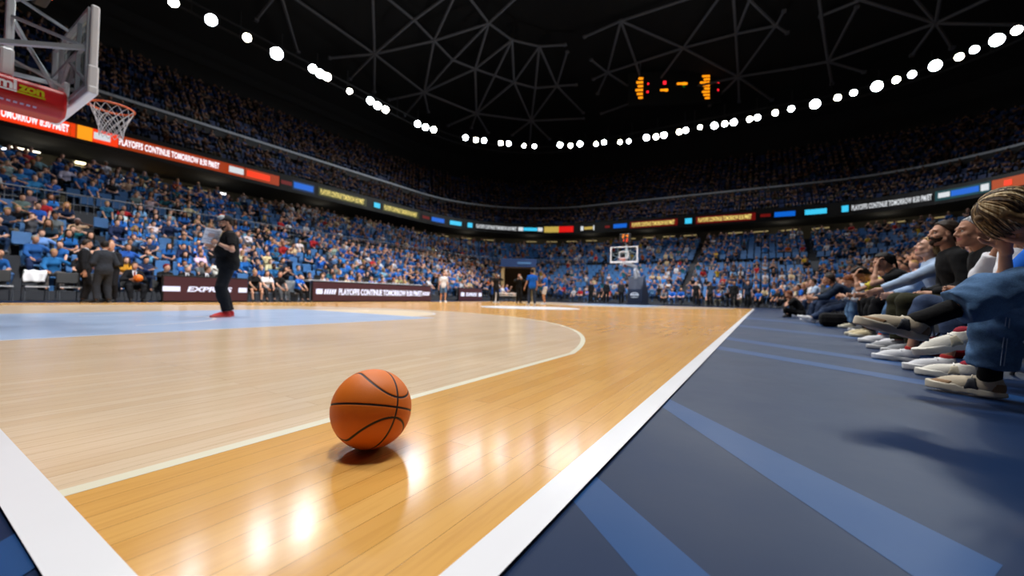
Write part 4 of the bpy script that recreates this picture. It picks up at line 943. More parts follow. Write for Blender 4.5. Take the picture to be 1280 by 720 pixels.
    if not near:
        t, _ = fit_text(text_mesh('BASKETBALL', 1., .004, 1., .02), .7, .12) if False else (None, 0)
        m = MB(); m.tube([(.26*math.cos(a), .12*math.sin(a), 0) for a in np.linspace(0, PI, 14)], .03, 6); m.box((0, -.03, 0), (.62, .10, .03), bev=.01); m.box((0, -.2, 0), (.5, .05, .02), bev=.01)
        o = m.build('emblem', plain('emblem_white', '#c9d4e4', .5), p); o.matrix_local = Matrix.Translation((-1.66, 0, .75)) @ Matrix(((0, 0, 1, 0), (1, 0, 0, 0), (0, 1, 0, 0), (0, 0, 0, 1)))
    sc = empty('shot_clock', (.9, 0, 4.55)); sc.parent = root
    m = MB(); m.box((0, 0, 0), (.14, .75, .62), bev=.03); m.build('clock_case', plain('clock_black', '#08080a', .5), sc)
    dg = glow('clock_amber', '#ff8a10', 1.6); rg = glow('clock_red', '#ff4a18', 1.4)
    def seg7(ch, y, z, h, mat):
        m = MB(); w_ = h*.5; t = h*.15
        S_ = {'a': (0, h/2, w_, t), 'g': (0, 0, w_, t), 'd': (0, -h/2, w_, t), 'f': (-w_/2, h/4, t, h/2), 'b': (w_/2, h/4, t, h/2), 'e': (-w_/2, -h/4, t, h/2), 'c': (w_/2, -h/4, t, h/2)}
        for s in {'1': 'bc', '2': 'abged', '4': 'fgbc', '0': 'abcdef', '8': 'abcdefg'}[ch]: q = S_[s]; m.box((.08, y+q[0], z+q[1]), (.02, q[2], q[3]))
        m.build('digit', mat, sc)
    seg7('2', -.13, .14, .20, dg); seg7('4', .13, .14, .20, dg); seg7('1', -.13, -.14, .18, rg); seg7('2', .13, -.14, .18, rg)
    m = MB(); m.tube([(.6, 0, 4.0), (.9, 0, 4.25)], .03, 6); m.build('clock_mount', grey, root)
    return root
hn = hoop('near basketball hoop with red padded boom and white padded glass backboard', True); hn.location = (0, 7.5, 0)
hf = hoop('distant basketball hoop on navy padded stanchion at the far end of the court', False); hf.location = (28, 7.5, 0); hf.rotation_euler = (0, 0, PI)

# ------------------------------------------------------------------ LED boards along the far sideline
maroon = glow('board_maroon', '#4a2630', .55); lav = glow('board_lettering', '#d9dcf2', 1.1); blk = plain('board_black', '#0a0b0e', .5)
def board(label, s0, s1, y, h, parts):
    root = empty('led_board', ((s0+s1)/2, y, 0)); L = s1-s0; tag(root, label, 'LED board')
    m = MB(); m.box((0, .05, h/2), (L, .12, h), bev=.01); m.box((0, .17, .04), (L, .26, .05)); m.build('cabinet', blk, root)
    m = MB(); m.box((0, -.02, h*.5), (L-.06, .02, h*.88)); m.build('screen', maroon, root)
    for kind, c, wd, hh, arg in parts:
        if kind == 'text':
            me, _ = fit_text(text_mesh(arg, 1., .006, 1.0, .035, .0 if arg[0] == 'P' else .18), wd, hh); o = link('lettering', me, root, lav); o.matrix_local = Matrix.Translation((c, -.045, h*.5)) @ Matrix.Rotation(PI/2, 4, 'X')
        elif kind == 'bar':
            m = MB(); m.box((c, -.04, h*.5), (wd, .02, hh)); m.build('bar', lav, root)
        else:
            m = MB(); n = 5
            for k in range(n):
                x = c-wd/2+wd*(k+.5)/n; m.add([(x-.06, -.045, h*.5-hh/2), (x+.03, -.045, h*.5-hh/2), (x+.09, -.045, h*.5+hh/2), (x, -.045, h*.5+hh/2)], [(0, 1, 2, 3)])
            m.build('slash_mark', lav, root, recalc=False)
    return root
board('maroon LED board beside the black bench chairs, behind the man in black', 4.87, 7.42, 16.0, .90, [('bar', -1.05, .46, .16, 0), ('text', .05, 1.35, .18, 'EXPRESS'), ('bar', 1.08, .28, .17, 0)])
board('long maroon LED board with a white playoffs message', 9.97, 17.3, 16.0, .93, [('bar', -3.35, .3, .22, 0), ('slash', -2.85, .6, .22, 0), ('text', .25, 5.3, .30, 'PLAYOFFS CONTINUE TOMORROW 8:30 PM/ET'), ('slash', 3.2, .6, .2, 0)])
board('short maroon LED board furthest along the sideline beside the tunnel', 21.3, 24.0, 17.2, .95, [('bar', -.95, .35, .26, 0), ('text', .05, 1.25, .24, 'EXPRESS'), ('bar', 1.08, .35, .26, 0)])
# officials' table behind the long board and by the first board
m = MB(); m.box((0, 0, .93), (6.9, .56, .05), bev=.01); m.box((0, -.27, .955), (6.9, .04, .04)); 
for x in (-3.2, -1, 1, 3.2): m.box((x, -.15, .45), (.06, .2, .9))
o = m.build('officials_table', plain('table_white', '#cfd3d8', .4)); o.location = (13.5, 16.70, 0); tag(o, 'long white topped officials table behind the long LED board', 'table')
m = MB(); m.box((0, 0, .86), (2.5, .52, .04), bev=.01)
for x in (-1.1, 1.1): m.box((x, -.15, .42), (.06, .2, .84))
o = m.build('officials_table', plain('table_black', '#101216', .5)); o.location = (6.15, 16.64, 0); tag(o, 'black table behind the first LED board with suited officials seated at it', 'table')
m = MB(); m.box((0, 0, .44), (.62, .5, .86), bev=.03); m.box((0, -.26, .5), (.5, .02, .6), mi=1, bev=.01); m.box((0, 0, .885), (.66, .54, .03), bev=.01)
o = m.build('equipment_case', [plain('case_grey', '#9aa2a8', .5), plain('case_panel', '#7f888f', .5)]); o.location = (9.55, 17.0, 0); tag(o, 'pale grey equipment cabinet beside the long LED board', 'cabinet')
# small white barrier near the centre of the far side
m = MB()
for x in (-.75, .75): m.box((x, 0, .30), (.07, .07, .60)); m.box((x, 0, .02), (.10, .5, .04))
m.box((0, 0, .60), (1.6, .10, .06), bev=.01); m.box((0, 0, .46), (1.5, .03, .04))
o = m.build('barrier', plain('barrier_white', '#d8dadd', .5)); o.location = (22.2, 13.9, 0); o.rotation_euler = (0, 0, -.6); tag(o, 'low white barrier bench standing by the far sideline photographers', 'barrier')
# tunnel entrance in the far corner of the bowl
tn = empty('tunnel_entrance', (30.0, 17.7, 0), math.radians(-58)); tag(tn, 'tunnel entrance with beige walls under a blue banner in the far corner', 'tunnel')
m = MB()
for x in (-1.35, 1.35): m.box((x, 1.6, 1.55), (.25, 3.6, 3.1))
m.box((0, 1.6, 3.2), (2.95, 3.6, .25)); m.build('passage', plain('tunnel_beige', '#b49a6a', .8), tn)
m = MB(); m.box((0, 3.3, 1.55), (2.6, .1, 3.0)); m.build('back_panel', plain('tunnel_back', '#3a2f22', .9), tn)
m = MB(); m.box((0, -.28, 3.3), (3.1, .12, .72), bev=.02); m.build('banner', plain('banner_blue', '#16386c', .7), tn)
m = MB(); m.box((.5, -.36, 3.3), (1.2, .02, .16)); m.build('banner_stripe', plain('banner_print', '#4f82b8', .7), tn)

l = bpy.data.lights.new('tunnel_fill_light', 'POINT'); l.energy = 26; l.color = (1, .8, .5); l.shadow_soft_size = .6; o = bpy.data.objects.new('tunnel_fill_light', l); COL.objects.link(o); o.location = (29.9, 17.8, 2.7)  # point light without a fixture, added to brighten the tunnel inside
# ------------------------------------------------------------------ chairs
chair_blk = plain('chair_black', '#111317', .6, var=.2); chair_leg = plain('chair_leg', '#5b6068', .35, .7); seat_edge = plain('seat_trim', '#b9bcc2', .4)
def make_chair(label, loc, yaw, group=None, low=.85):
    """Folding chair: local +x is the way a sitter faces."""
    root = empty('folding_chair', loc, yaw); root.scale = (1, 1, low); tag(root, label, 'chair', group)
    m = MB(); m.box((.0, 0, .445), (.43, .45, .05), bev=.02); m.build('seat', chair_blk, root)
    m = MB(); m.box((.225, 0, .425), (.02, .45, .03), bev=.006); m.build('seat_trim', seat_edge, root)
    R = Matrix.Rotation(math.radians(-10), 3, 'Y')
    m = MB(); m.box((-.25, 0, .70), (.05, .46, .34), R, bev=.024); m.build('backrest', chair_blk, root)
    for sx, sy in ((1, 1), (1, -1), (-1, 1), (-1, -1)):
        m = MB(); m.tube([(sx*.12 if sx > 0 else -.24, sy*.215, .44 if sx > 0 else .56), (sx*.21 if sx > 0 else -.30, sy*.22, .0)], .013, 6); m.build('leg', chair_leg, root)
    return root
BCH = 'black padded chairs on the team bench'
for i, s in enumerate((2.35, 3.0, 3.7, None, 1.7)):
    make_chair(['black padded bench chair with a white towel over its back', 'empty black padded bench chair beside the one with a towel', 'black padded bench chair behind the suited men', 'black padded bench chair under the man holding a ball', 'black padded bench chair at the outer end of the bench'][i], (s, 17.05, 0), -PI/2, low=1.) if s else None
# white towel over the first chair
m = MB(); V = []; F = []
nx_, ny_ = 14, 16
for j in range(ny_+1):
    for i in range(nx_+1):
        u_ = i/nx_-.5; t = j/ny_; a = t*1.25
        x = u_*.42+.02*math.sin(9*t+u_*5); z = .905-abs(t-.45)*.62*(1 if t > .45 else .62)+.015*math.sin(11*u_+4*t); y = (-.045 if t > .45 else .06)*min(1, abs(t-.45)*9)-.035*max(0, t-.5)+.012*math.sin(14*u_)
        V.append((x, y-(.03 if t > .45 else -.03), z))
for j in range(ny_):
    for i in range(nx_): k = j*(nx_+1)+i; F.append((k, k+1, k+nx_+2, k+nx_+1))
m.add(V, F); o = m.build('towel', cloth('#e3e6ec', 'towelling'), smooth=True); o.location = (2.35, 17.25, -.0); o.modifiers.new('thick', 'SOLIDIFY').thickness = .012
tag(o, 'white towel hanging over the back of a bench chair', 'towel')

H = dict(black=hairmat(('#0a0808', '#1e1612')), dark=hairmat(('#17100b', '#35251a')), brown=hairmat(('#2c1c10', '#553a22')), blond=hairmat(('#7a5a30', '#c9a870')), grey=hairmat(('#6b6b6e', '#b4b6ba')), ginger=hairmat(('#5a2c12', '#8f4f24')), streak=hairmat(('#3a2a18', '#d8c090'), 140.))
BLACK = cloth('#0e0f12'); WHITE = cloth('#d9dbe2'); NAVY = cloth('#16263c'); GREY = cloth('#4a4e54'); LBLUE = cloth('#a9c0de'); ROYAL = cloth('#1560c8'); YEL = cloth('#d8c850'); OLIVE = cloth('#30301f'); CHAR = cloth('#1d2026'); CREAM = cloth('#d8c6a4')
JEAN = denim('#3c5c80'); JEAND = denim('#1d2f4c'); JEANL = denim('#5b7fa6')
up_ = PI/2   # courtside row on the near sideline faces +y
def cs(label, s, b, pose, look, res=.012, detail=2, yaw=0., **k):
    return figure(label, (s, b, 0), up_+yaw, pose, look, res=res, detail=detail, **k)
def wl(s0, b0, s, b, z): return (b-b0, -(s-s0), z)     # world point -> local of a +y facing sitter

# 1. woman in wide jeans, head bowed
s0, b0 = 2.72, -1.875; L = lambda s, b, z: wl(s0, b0, s, b, z)
p1 = seated(lean=5, curve=34, head=(62, 0, 0), seat=.385, handL=L(2.68, -1.56, .78), handR=L(2.82, -1.52, .79), elbL=(-.2, .5, -1), elbR=(-.2, -.5, -1),
            footL=L(2.93, -1.50, .100), kneeL=(.3, .0, 1), fdirL=(-32, 0), footR=L(2.60, -1.14, .405), kneeR=(.2, .25, 1), fdirR=(8, 14), hdirL=(.25, -.2, .9), hdirR=(.25, .2, .9), hnorL=(.4, -1, 0), hnorR=(.4, 1, 0), curl=40)
w1, J1 = cs('woman in wide blue jeans bent forward with streaked blond hair over her face', s0, b0, p1, dict(fem=True, skin='light', top=dict(mat=ROYAL, sleeve=.3, hem=-.02), bottom=dict(mat=JEAN, len=dict(L=.90, R=.80), flare=.035, e=.022, amp=.006, name='jeans'), socks=dict(mat=cloth('#0c0c0e'), fromL=.72, fromR=.60), shoes=dict(upper='#b9ab93', sole='#d3cab6', stripe='#23262e', laces='#d8d0c0', guard='#8a6a48', size=1.0), eyes=False), res=.008, hres=.006)
# her hair: streaked strands falling forward from the crown
c, R, S = J1['hc'], J1['RH'], J1['S']; f_, l_, u_v = R[:, 0], R[:, 1], R[:, 2]
PH = lambda a, b, d: c+(a*f_+b*l_+d*u_v)
V, F = sdf_parts(hair_prims(J1, 'long'), .006, .002, 80.)
hob = link('hair', np_mesh('hair', V, F), w1, hairmat(('#4a3822', '#7d6340'), 30.))
m = MB(); rg = random.Random(3)
for k in range(340):
    ph = math.radians(rg.uniform(-178, 178)); tend = math.radians(rg.uniform(96, 122) if abs(ph) < 2 else rg.uniform(105, 128)); t0 = math.radians(rg.uniform(4, 30)); pts = []; wv = rg.uniform(-.10, .10); dl = rg.uniform(.0, .012)
    for t in np.linspace(0, 1, 10):
        th = t0+(tend-t0)*t; p_ = ph+wv*math.sin(3*t); q = PH(-.016+(.104+dl)*math.sin(th)*math.cos(p_), (.086+dl)*math.sin(th)*math.sin(p_), .038+(.098+dl)*math.cos(th)); q = q+np.array((0, 0, -.035*max(0, t-.6)/.4)); pts.append(q)
    m.tube(pts, [.003, .0055, .0065, .007, .007, .007, .0065, .0055, .004, .0015], 5, mi=k % 3)
m.build('hair_strands', [hairmat(('#8a6f46', '#e0cda4')), hairmat(('#4a3720', '#9a7c50')), hairmat(('#2a1f14', '#5a4530'))], w1, True)
# double stitched side seam and hem on her standing leg
kn, an = J1['knL'], J1['anL']; d = an-kn; out = np.cross(_unit(d), _unit(np.array((1., 0, 0)))); out = _unit(np.array((0, 1., 0))); m = MB()
for o_ in (-.006, .006): m.tube([kn+d*t+out*(.083+.033*min(1, t*1.1))+np.array((o_, 0, 0)) for t in np.linspace(.12, .78, 10)], .0022, 5)
m.build('seam', plain('seam_thread', '#8fa3bd', .9), w1)

# 2. person in white behind her, legs crossed
s0, b0 = 3.42, -2.22; L = lambda s, b, z: wl(s0, b0, s, b, z)
p = seated(lean=30, curve=20, head=(30, 0, 0), seat=.44, handL=L(3.36, -1.73, .90), handR=L(3.46, -1.73, .90), elbL=(.45, .4, -.9), elbR=(.45, -.4, -.9), hdirL=(.1, -.35, .9), hdirR=(.1, .35, .9), hnorL=(.2, -1, 0), hnorR=(.2, 1, 0), footR=L(3.10, -1.32, .30), kneeR=(.3, .5, 1), fdirR=(5, -16), footL=L(3.60, -1.62, .09), kneeL=(.3, -.1, 1), fdirL=(-22, 0), curl=70)
cs('person in white shirt and cropped white trousers, hands clasped at the face', s0, b0, p, dict(skin='tan', top=dict(mat=WHITE, sleeve=.80, hem=-.02), bottom=dict(mat=WHITE, len=dict(L=.86, R=.76), e=.018), hair=('short', H['black']), socks=dict(mat=cloth('#8a2030'), **{'from': .965}), shoes=dict(upper='#d6d2c6', sole='#e2dfd4', laces='#f2f0ea', stripe='#bdb39a')), res=.008)
# 3. grey haired man in black
s0, b0 = 4.3, -2.05; L = lambda s, b, z: wl(s0, b0, s, b, z)
p = seated(lean=6, curve=14, head=(-2, 8, 0), seat=.38, handL=L(4.30, -1.82, .60), handR=L(4.42, -1.80, .60), elbL=(-.6, .7, -.8), elbR=(-.6, -.7, -.8), footL=L(3.95, -1.62, .09), footR=L(4.5, -1.55, .09), fdirL=(6, 0), kneeL=(.4, .3, 1))
cs('man with close cropped grey hair in a black top, seated beyond the person in white', s0, b0, p, dict(skin='tan', top=dict(mat=BLACK, sleeve=.9, hem=-.03), bottom=dict(mat=JEAND, len=.78, e=.016), hair=('buzz', H['grey']), socks=dict(mat=cloth('#a02828'), **{'from': .92}), shoes=dict(upper='#cfd0d4', sole='#e4e4e4', laces='#f4f4f4')), res=.008)
# 4. bearded man in black
s0, b0 = 5.35, -2.12; L = lambda s, b, z: wl(s0, b0, s, b, z)
p = seated(lean=4, curve=10, head=(-8, 10, 0), seat=.45, handL=L(5.28, -1.88, .60), handR=L(5.42, -1.86, .60), elbL=(-.6, .7, -.8), elbR=(-.6, -.7, -.8), footL=L(5.25, -1.75, .09), footR=L(5.55, -1.7, .09), S=1.05)
cs('dark haired bearded man in a black sweater and olive trousers', s0, b0, p, dict(skin='light', top=dict(mat=BLACK, sleeve=.95, hem=-.03), bottom=dict(mat=OLIVE, e=.018), hair=('short', H['dark']), beard=H['dark'], shoes=dict(upper='#8a8c90', sole='#c8c8c8', laces='#dddddd')), res=.009)
# 5. blond in pale blue
s0, b0 = 6.2, -2.25; L = lambda s, b, z: wl(s0, b0, s, b, z)
p = seated(lean=14, curve=4, head=(-22, 6, 0), seat=.45, handL=L(6.1, -1.66, .66), handR=L(6.35, -1.8, .61), footL=L(6.1, -1.85, .09), footR=L(6.4, -1.75, .09))
cs('blond person in a pale blue long sleeved top and jeans looking upward', s0, b0, p, dict(skin='fair', top=dict(mat=LBLUE, sleeve=.97, hem=-.03), bottom=dict(mat=JEAN, e=.014), hair=('tail', H['blond']), shoes=dict(upper='#d8d8dc', sole='#e8e8e8', laces='#ffffff')), res=.009)
# 6. black hair, black shirt, hand near face
s0, b0 = 7.5, -2.3; L = lambda s, b, z: wl(s0, b0, s, b, z)
p = seated(lean=20, curve=16, head=(12, 8, 0), seat=.45, handL=L(7.42, -1.86, 1.02), handR=L(7.7, -1.75, .62), elbL=(.3, .3, -1), footL=L(7.4, -1.8, .09), footR=L(7.7, -1.8, .09), hdirL=(-.2, -.1, .9), hnorL=(-1, 0, 0), S=1.04, curl=45)
cs('black haired person in a black shirt with a hand raised to the brow', s0, b0, p, dict(skin='light', top=dict(mat=BLACK, sleeve=.3, hem=-.03), bottom=dict(mat=BLACK, e=.014), hair=('tail', H['black']), shoes=dict(upper='#c8b890', sole='#d8d0b8', laces='#e8e0d0')), res=.010)
# 7. bowed, yellow shirt
s0, b0 = 8.7, -2.35; L = lambda s, b, z: wl(s0, b0, s, b, z)
p = seated(lean=24, curve=24, head=(38, 0, 0), seat=.45, handL=L(8.6, -1.8, .95), handR=L(8.85, -1.8, .62), elbL=(.2, .3, -1), footL=L(8.6, -2.0, .09), footR=L(8.9, -2.0, .09), hdirL=(-.3, 0, .9), hnorL=(-1, 0, 0), curl=45)
cs('black haired person in a yellow shirt resting a bowed head on one hand', s0, b0, p, dict(skin='light', top=dict(mat=YEL, sleeve=.3, hem=-.03), bottom=dict(mat=BLACK, e=.016), hair=('quiff', H['black']), shoes=dict(upper='#22242a', sole='#d8d8d8')), res=.011)
# 7b. pale grey top, light jeans
s0, b0 = 9.9, -2.35; L = lambda s, b, z: wl(s0, b0, s, b, z)
p = seated(lean=30, curve=22, head=(30, 0, 0), seat=.44, handL=L(9.8, -1.82, .62), handR=L(10.0, -1.8, .60), footL=L(9.8, -1.95, .09), footR=L(10.1, -1.9, .09), S=.93)
cs('person with brown hair in a pale grey top and light jeans leaning low', s0, b0, p, dict(skin='light', top=dict(mat=cloth('#b9bfc8'), sleeve=.9), bottom=dict(mat=JEANL, e=.016), hair=('short', H['ginger']), shoes=dict(upper='#cfc8ae', sole='#e0dccc', laces='#e8e4d8')), res=.012)
# 8. navy sweater man leaning forward
s0, b0 = 11.3, -2.2; L = lambda s, b, z: wl(s0, b0, s, b, z)
p = seated(lean=34, curve=14, head=(6, 4, 0), seat=.44, handL=L(11.25, -1.46, .57), handR=L(11.38, -1.44, .58), elbL=(-.2, .5, -1), elbR=(-.2, -.5, -1), footL=L(11.2, -1.42, .13), footR=L(11.6, -1.5, .10), fdirL=(5, 24), fdirR=(-5, 10), hdirL=(.8, -.3, .2), hdirR=(.8, .3, .2), curl=75, S=1.03)
cs('man in a navy sweater and dark jeans leaning forward with clasped hands', s0, b0, p, dict(skin='tan', top=dict(mat=NAVY, sleeve=.8, hem=-.02, e=.022), bottom=dict(mat=JEAND, e=.014), hair=('short', H['dark']), shoes=dict(upper='#c9ccd0', sole='#e6e6e6', laces='#ffffff', stripe='#9aa0a8')), res=.010)
# 9. grey sweater
s0, b0 = 12.7, -2.2; L = lambda s, b, z: wl(s0, b0, s, b, z)
p = seated(lean=18, curve=12, head=(4, 0, 0), seat=.45, handL=L(12.6, -1.78, .98), handR=L(12.85, -1.6, .6), elbL=(.3, .3, -1), footL=L(12.6, -1.7, .09), footR=L(12.9, -1.65, .09), hdirL=(-.2, 0, .9), hnorL=(-1, 0, 0), curl=50, S=1.03)
cs('man in a grey sweater and jeans with chin propped on a hand', s0, b0, p, dict(skin='light', top=dict(mat=GREY, sleeve=.9, hem=-.02), bottom=dict(mat=JEAND), hair=('short', H['dark']), shoes=dict(upper='#22242a', sole='#d0d0d0')), res=.012)
s0, b0 = 14.1, -2.1; L = lambda s, b, z: wl(s0, b0, s, b, z)
p = seated(lean=4, curve=6, head=(0, 10, 0), seat=.45, S=.9)
cs('young spectator in a bright blue shirt beside the man in grey', s0, b0, p, dict(skin='light', top=dict(mat=ROYAL, sleeve=.35), bottom=dict(mat=JEAND), hair=('short', H['dark']), shoes=dict(upper='#cfcfcf')), res=.014, detail=1)
# 11. photographer sitting on the floor
s0, b0 = 15.2, -1.5; L = lambda s, b, z: wl(s0, b0, s, b, z)
p = dict(pel=(0, 0, .14), lean=12, curve=22, head=(14, 10, 0), handL=(.34, .06, .52), handR=(.36, -.06, .52), footL=(.28, -.22, .09), footR=(.36, .18, .09), kneeL=(.6, 1, .45), kneeR=(.6, -1, .45), elbL=(-.2, .8, -.5), elbR=(-.2, -.8, -.5), fdirL=(-60, 0), fdirR=(60, 0), curl=60)
cs('bearded photographer in black sitting cross legged on the navy floor', s0, b0, p, dict(skin='light', top=dict(mat=BLACK, sleeve=.35), bottom=dict(mat=BLACK), hair=('short', H['ginger']), beard=H['ginger'], shoes=dict(upper='#1c1c20', sole='#3a3a3a')), res=.012, detail=1)
o = empty('camera', (15.2+.0, -1.5+.40, .53), PI/2); tag(o, 'black camera held by the photographer sitting on the floor', 'camera')
m = MB(); m.box((0, 0, 0), (.08, .14, .10), bev=.015); m.box((0, 0, .06), (.05, .06, .03), bev=.008); m.build('camera_case', plain('camera_black', '#121316', .4), o)
m = MB(); m.lathe([(.0, .0), (.036, .0), (.036, .10), (.044, .12), (.044, .17), (.038, .17), (0, .16)], 18, (.04, 0, 0), axis='x'); m.build('lens_barrel', plain('lens_black', '#0c0d0f', .3), o)
# further along the near sideline
FAR = [(16.6, 'courtside spectator with dark hair in a pale blue shirt past the floor photographer', LBLUE, 'dark', JEAND), (18.0, 'courtside spectator in a white shirt with brown hair, second past the floor photographer', WHITE, 'brown', JEAN), (19.6, 'courtside spectator in a black top with blond hair, third past the floor photographer', BLACK, 'blond', JEAND), (21.4, 'courtside spectator in a royal blue shirt with black hair, fourth past the floor photographer', ROYAL, 'black', BLACK), (23.4, 'courtside spectator in a grey top with grey hair, fifth past the floor photographer', GREY, 'grey', BLACK), (25.6, 'courtside spectator in a cream top with ginger hair, last before the far corner', CREAM, 'ginger', JEAN)]
for s, lb, mt, hr_, bt in FAR:
    cs(lb, s, -2.1, seated(lean=random.uniform(4, 22), curve=10, head=(random.uniform(-5, 12), random.uniform(-10, 20), 0)), dict(skin=random.choice(['fair', 'light', 'tan']), top=dict(mat=mt, sleeve=random.choice([.3, .9])), bottom=dict(mat=bt), hair=('short', H[hr_]), shoes=dict(upper='#d0d0d4')), res=.016, detail=1)
for i, (s, b, who) in enumerate([(2.72, -2.02, 'woman in wide jeans'), (3.42, -2.1, 'person in white'), (4.35, -2.18, 'grey haired man'), (5.35, -2.26, 'bearded man in black'), (6.2, -2.3, 'blond person in pale blue'), (7.5, -2.35, 'black haired person in black'), (8.7, -2.4, 'person in yellow'), (9.9, -2.4, 'person in light jeans'), (11.3, -2.25, 'man in the navy sweater'), (12.7, -2.25, 'man in the grey sweater'), (14.1, -2.15, 'young spectator in bright blue')]+[(q[0], -2.15, q[1].replace('courtside spectator ', 'spectator ')[:48].rsplit(' ', 1)[0]) for q in FAR]):
    make_chair('black folding chair under the '+who, (s, b-.03, -.02 if False else 0), PI/2)
# things lying by the front row
m = MB(); V = []
m.box((0, 0, .17), (.16, .36, .34), bev=.05); o = m.build('tote_bag', cloth('#dcdde0', 'canvas')); m = MB(); m.tube([(0, -.08, .33), (0, -.06, .48), (0, .06, .48), (0, .08, .33)], .01, 6); m.build('handle', cloth('#dcdde0', 'canvas'), o); o.location = (2.50, -1.80, 0); o.rotation_euler = (0, 0, .3); tag(o, 'white canvas tote bag on the floor beside the foot of the woman in jeans', 'bag')
m = MB(); m.box((0, 0, .09), (.22, .34, .18), bev=.06); o = m.build('sports_bag', cloth('#a01c20', 'nylon_red')); m = MB(); m.tube([(0, -.1, .17), (0, -.05, .24), (0, .05, .24), (0, .1, .17)], .01, 6); m.build('handle', BLACK, o); o.location = (5.2, -1.98, 0); tag(o, 'red nylon bag on the floor behind the white sneakers', 'bag')
m = MB(); m.lathe([(0, 0), (.033, .003), (.034, .02), (.034, .14), (.028, .165), (.014, .19), (.014, .20), (0, .20)], 18); o = m.build('water_bottle', plain('bottle_clear', '#7f8d99', .15), smooth=True); m = MB(); m.lathe([(.016, .195), (.016, .222), (0, .222)], 14); m.build('cap', plain('cap_blue', '#1b3f86', .4), o); o.location = (4.75, -1.84, 0); tag(o, 'clear water bottle with blue cap standing by the white sneakers', 'bottle')
m = MB(); m.lathe([(0, 0), (.045, .003), (.05, .03), (.05, .11), (.03, .15), (.018, .16), (0, .165)], 18); o = m.build('drink_bottle', plain('bottle_orange', '#e2491c', .35), smooth=True); o.location = (6.6, -1.78, 0); tag(o, 'small bright orange drink bottle on the floor among the front row feet', 'bottle')
m = MB(); m.box((0, 0, .14), (.34, .5, .28), bev=.09); m.box((.12, 0, .12), (.12, .3, .16), bev=.04); o = m.build('backpack', cloth('#0d0e11', 'nylon_black')); m = MB(); m.tube([(0, -.06, .27), (0, 0, .33), (0, .06, .27)], .014, 6); m.build('handle', BLACK, o); o.location = (10.2, -1.72, 0); tag(o, 'black backpack lying on the floor before the man in navy', 'bag')

# ------------------------------------------------------------------ people on the court
yaw = 2.9
p = standing(S=1.03, head=(14, 8, 0), lean=-4, curve=6, hl=(.22, .17, 1.26), hr=(.24, -.08, 1.2), elbL=(-.6, .6, -.6), elbR=(-.6, -.6, -.6), hdirL=(.7, -.3, .3), hdirR=(.7, .3, .3), gap=.10, stride=.04, pel=(.03, 0, .965), curl=40, fdirL=(14, 0), fdirR=(-4, 0))
man, JM = figure('man in black with a cap and red sneakers reading a sheet on the court', (3.14, 7.46, 0), yaw, p, dict(fat=1.22, drape=True, skin='light', top=dict(mat=BLACK, sleeve=.36, hem=-.14), bottom=dict(mat=cloth('#15171c'), e=.02, name='trousers'), hair=('buzz', H['dark']), beard=H['black'], shoes=dict(upper='#d02222', sole='#c8504a', laces='#e0dcd8', stripe='#e6d2ce')), res=.009)
c, R, S = JM['hc'], JM['RH'], JM['S']; f_, l_, u_v = R[:, 0], R[:, 1], R[:, 2]; PM = lambda a, b, d: c+S*(a*f_+b*l_+d*u_v)
V, F = sdf_parts([ell(PM(-.015, 0, .05), np.array((.105, .086, .088))*S, R.T, clips=[(PM(0, 0, .045), -u_v)])], .006); cp = link('cap', np_mesh('cap', V, F), man, cloth('#262a30'))
V, F = sdf_parts([ell(PM(.035, 0, .085), np.array((.068, .068, .060))*S, R.T)], .006); link('cap_front', np_mesh('cap_front', V, F), cp, cloth('#b6bcc2'))
V, F = sdf_parts([ell(PM(.13, 0, .048), np.array((.075, .075, .010))*S, R.T)], .004); link('brim', np_mesh('brim', V, F), cp, cloth('#2a2e34'))
m = MB(); w_ = JM['wrL']-.02*JM['hdL']; m.tube([w_+.034*(np.cos(a)*_unit(np.cross(JM['hdL'], (0, 0, 1)))+np.sin(a)*_unit(np.cross(JM['hdL'], np.cross(JM['hdL'], (0, 0, 1))))) for a in np.linspace(0, 2*PI, 16, endpoint=False)], .010, 6, closed=True); m.build('watch', plain('watch_black', '#101012', .3), man)
m = MB(); m.box((.02, -.16, 1.02), (.012, .09, .16), bev=.01); m.build('pass_card', plain('card_white', '#e4e6ea', .5), man)
# the sheet in his hands
sheet = bpy.data.objects.new('printed_sheet', None)
m = MB(); m.box((0, 0, 0), (.006, .34, .26), bev=.002); sheet = m.build('printed_sheet', plain('paper', '#d3d8e4', .7))
m = MB()
for k in range(6): m.box((-.0045, .0+(-.03 if k % 2 else .02), .09-.036*k), (.002, .22 if k % 2 else .26, .012))
m.build('print_lines', plain('print_blue', '#8f9cba', .7), sheet)
m = MB(); m.box((-.0045, .02, .02), (.002, .13, .05)); m.build('print_block', plain('print_rose', '#c9a79c', .7), sheet)
h_ = Vector((3.14, 7.46, 0))+Matrix.Rotation(yaw, 3, 'Z') @ Vector((.30, .17, 1.36)); sheet.location = h_; sheet.rotation_euler = (0, -.30, yaw-.85)
tag(sheet, 'white printed sheet held open by the man in black', 'paper')
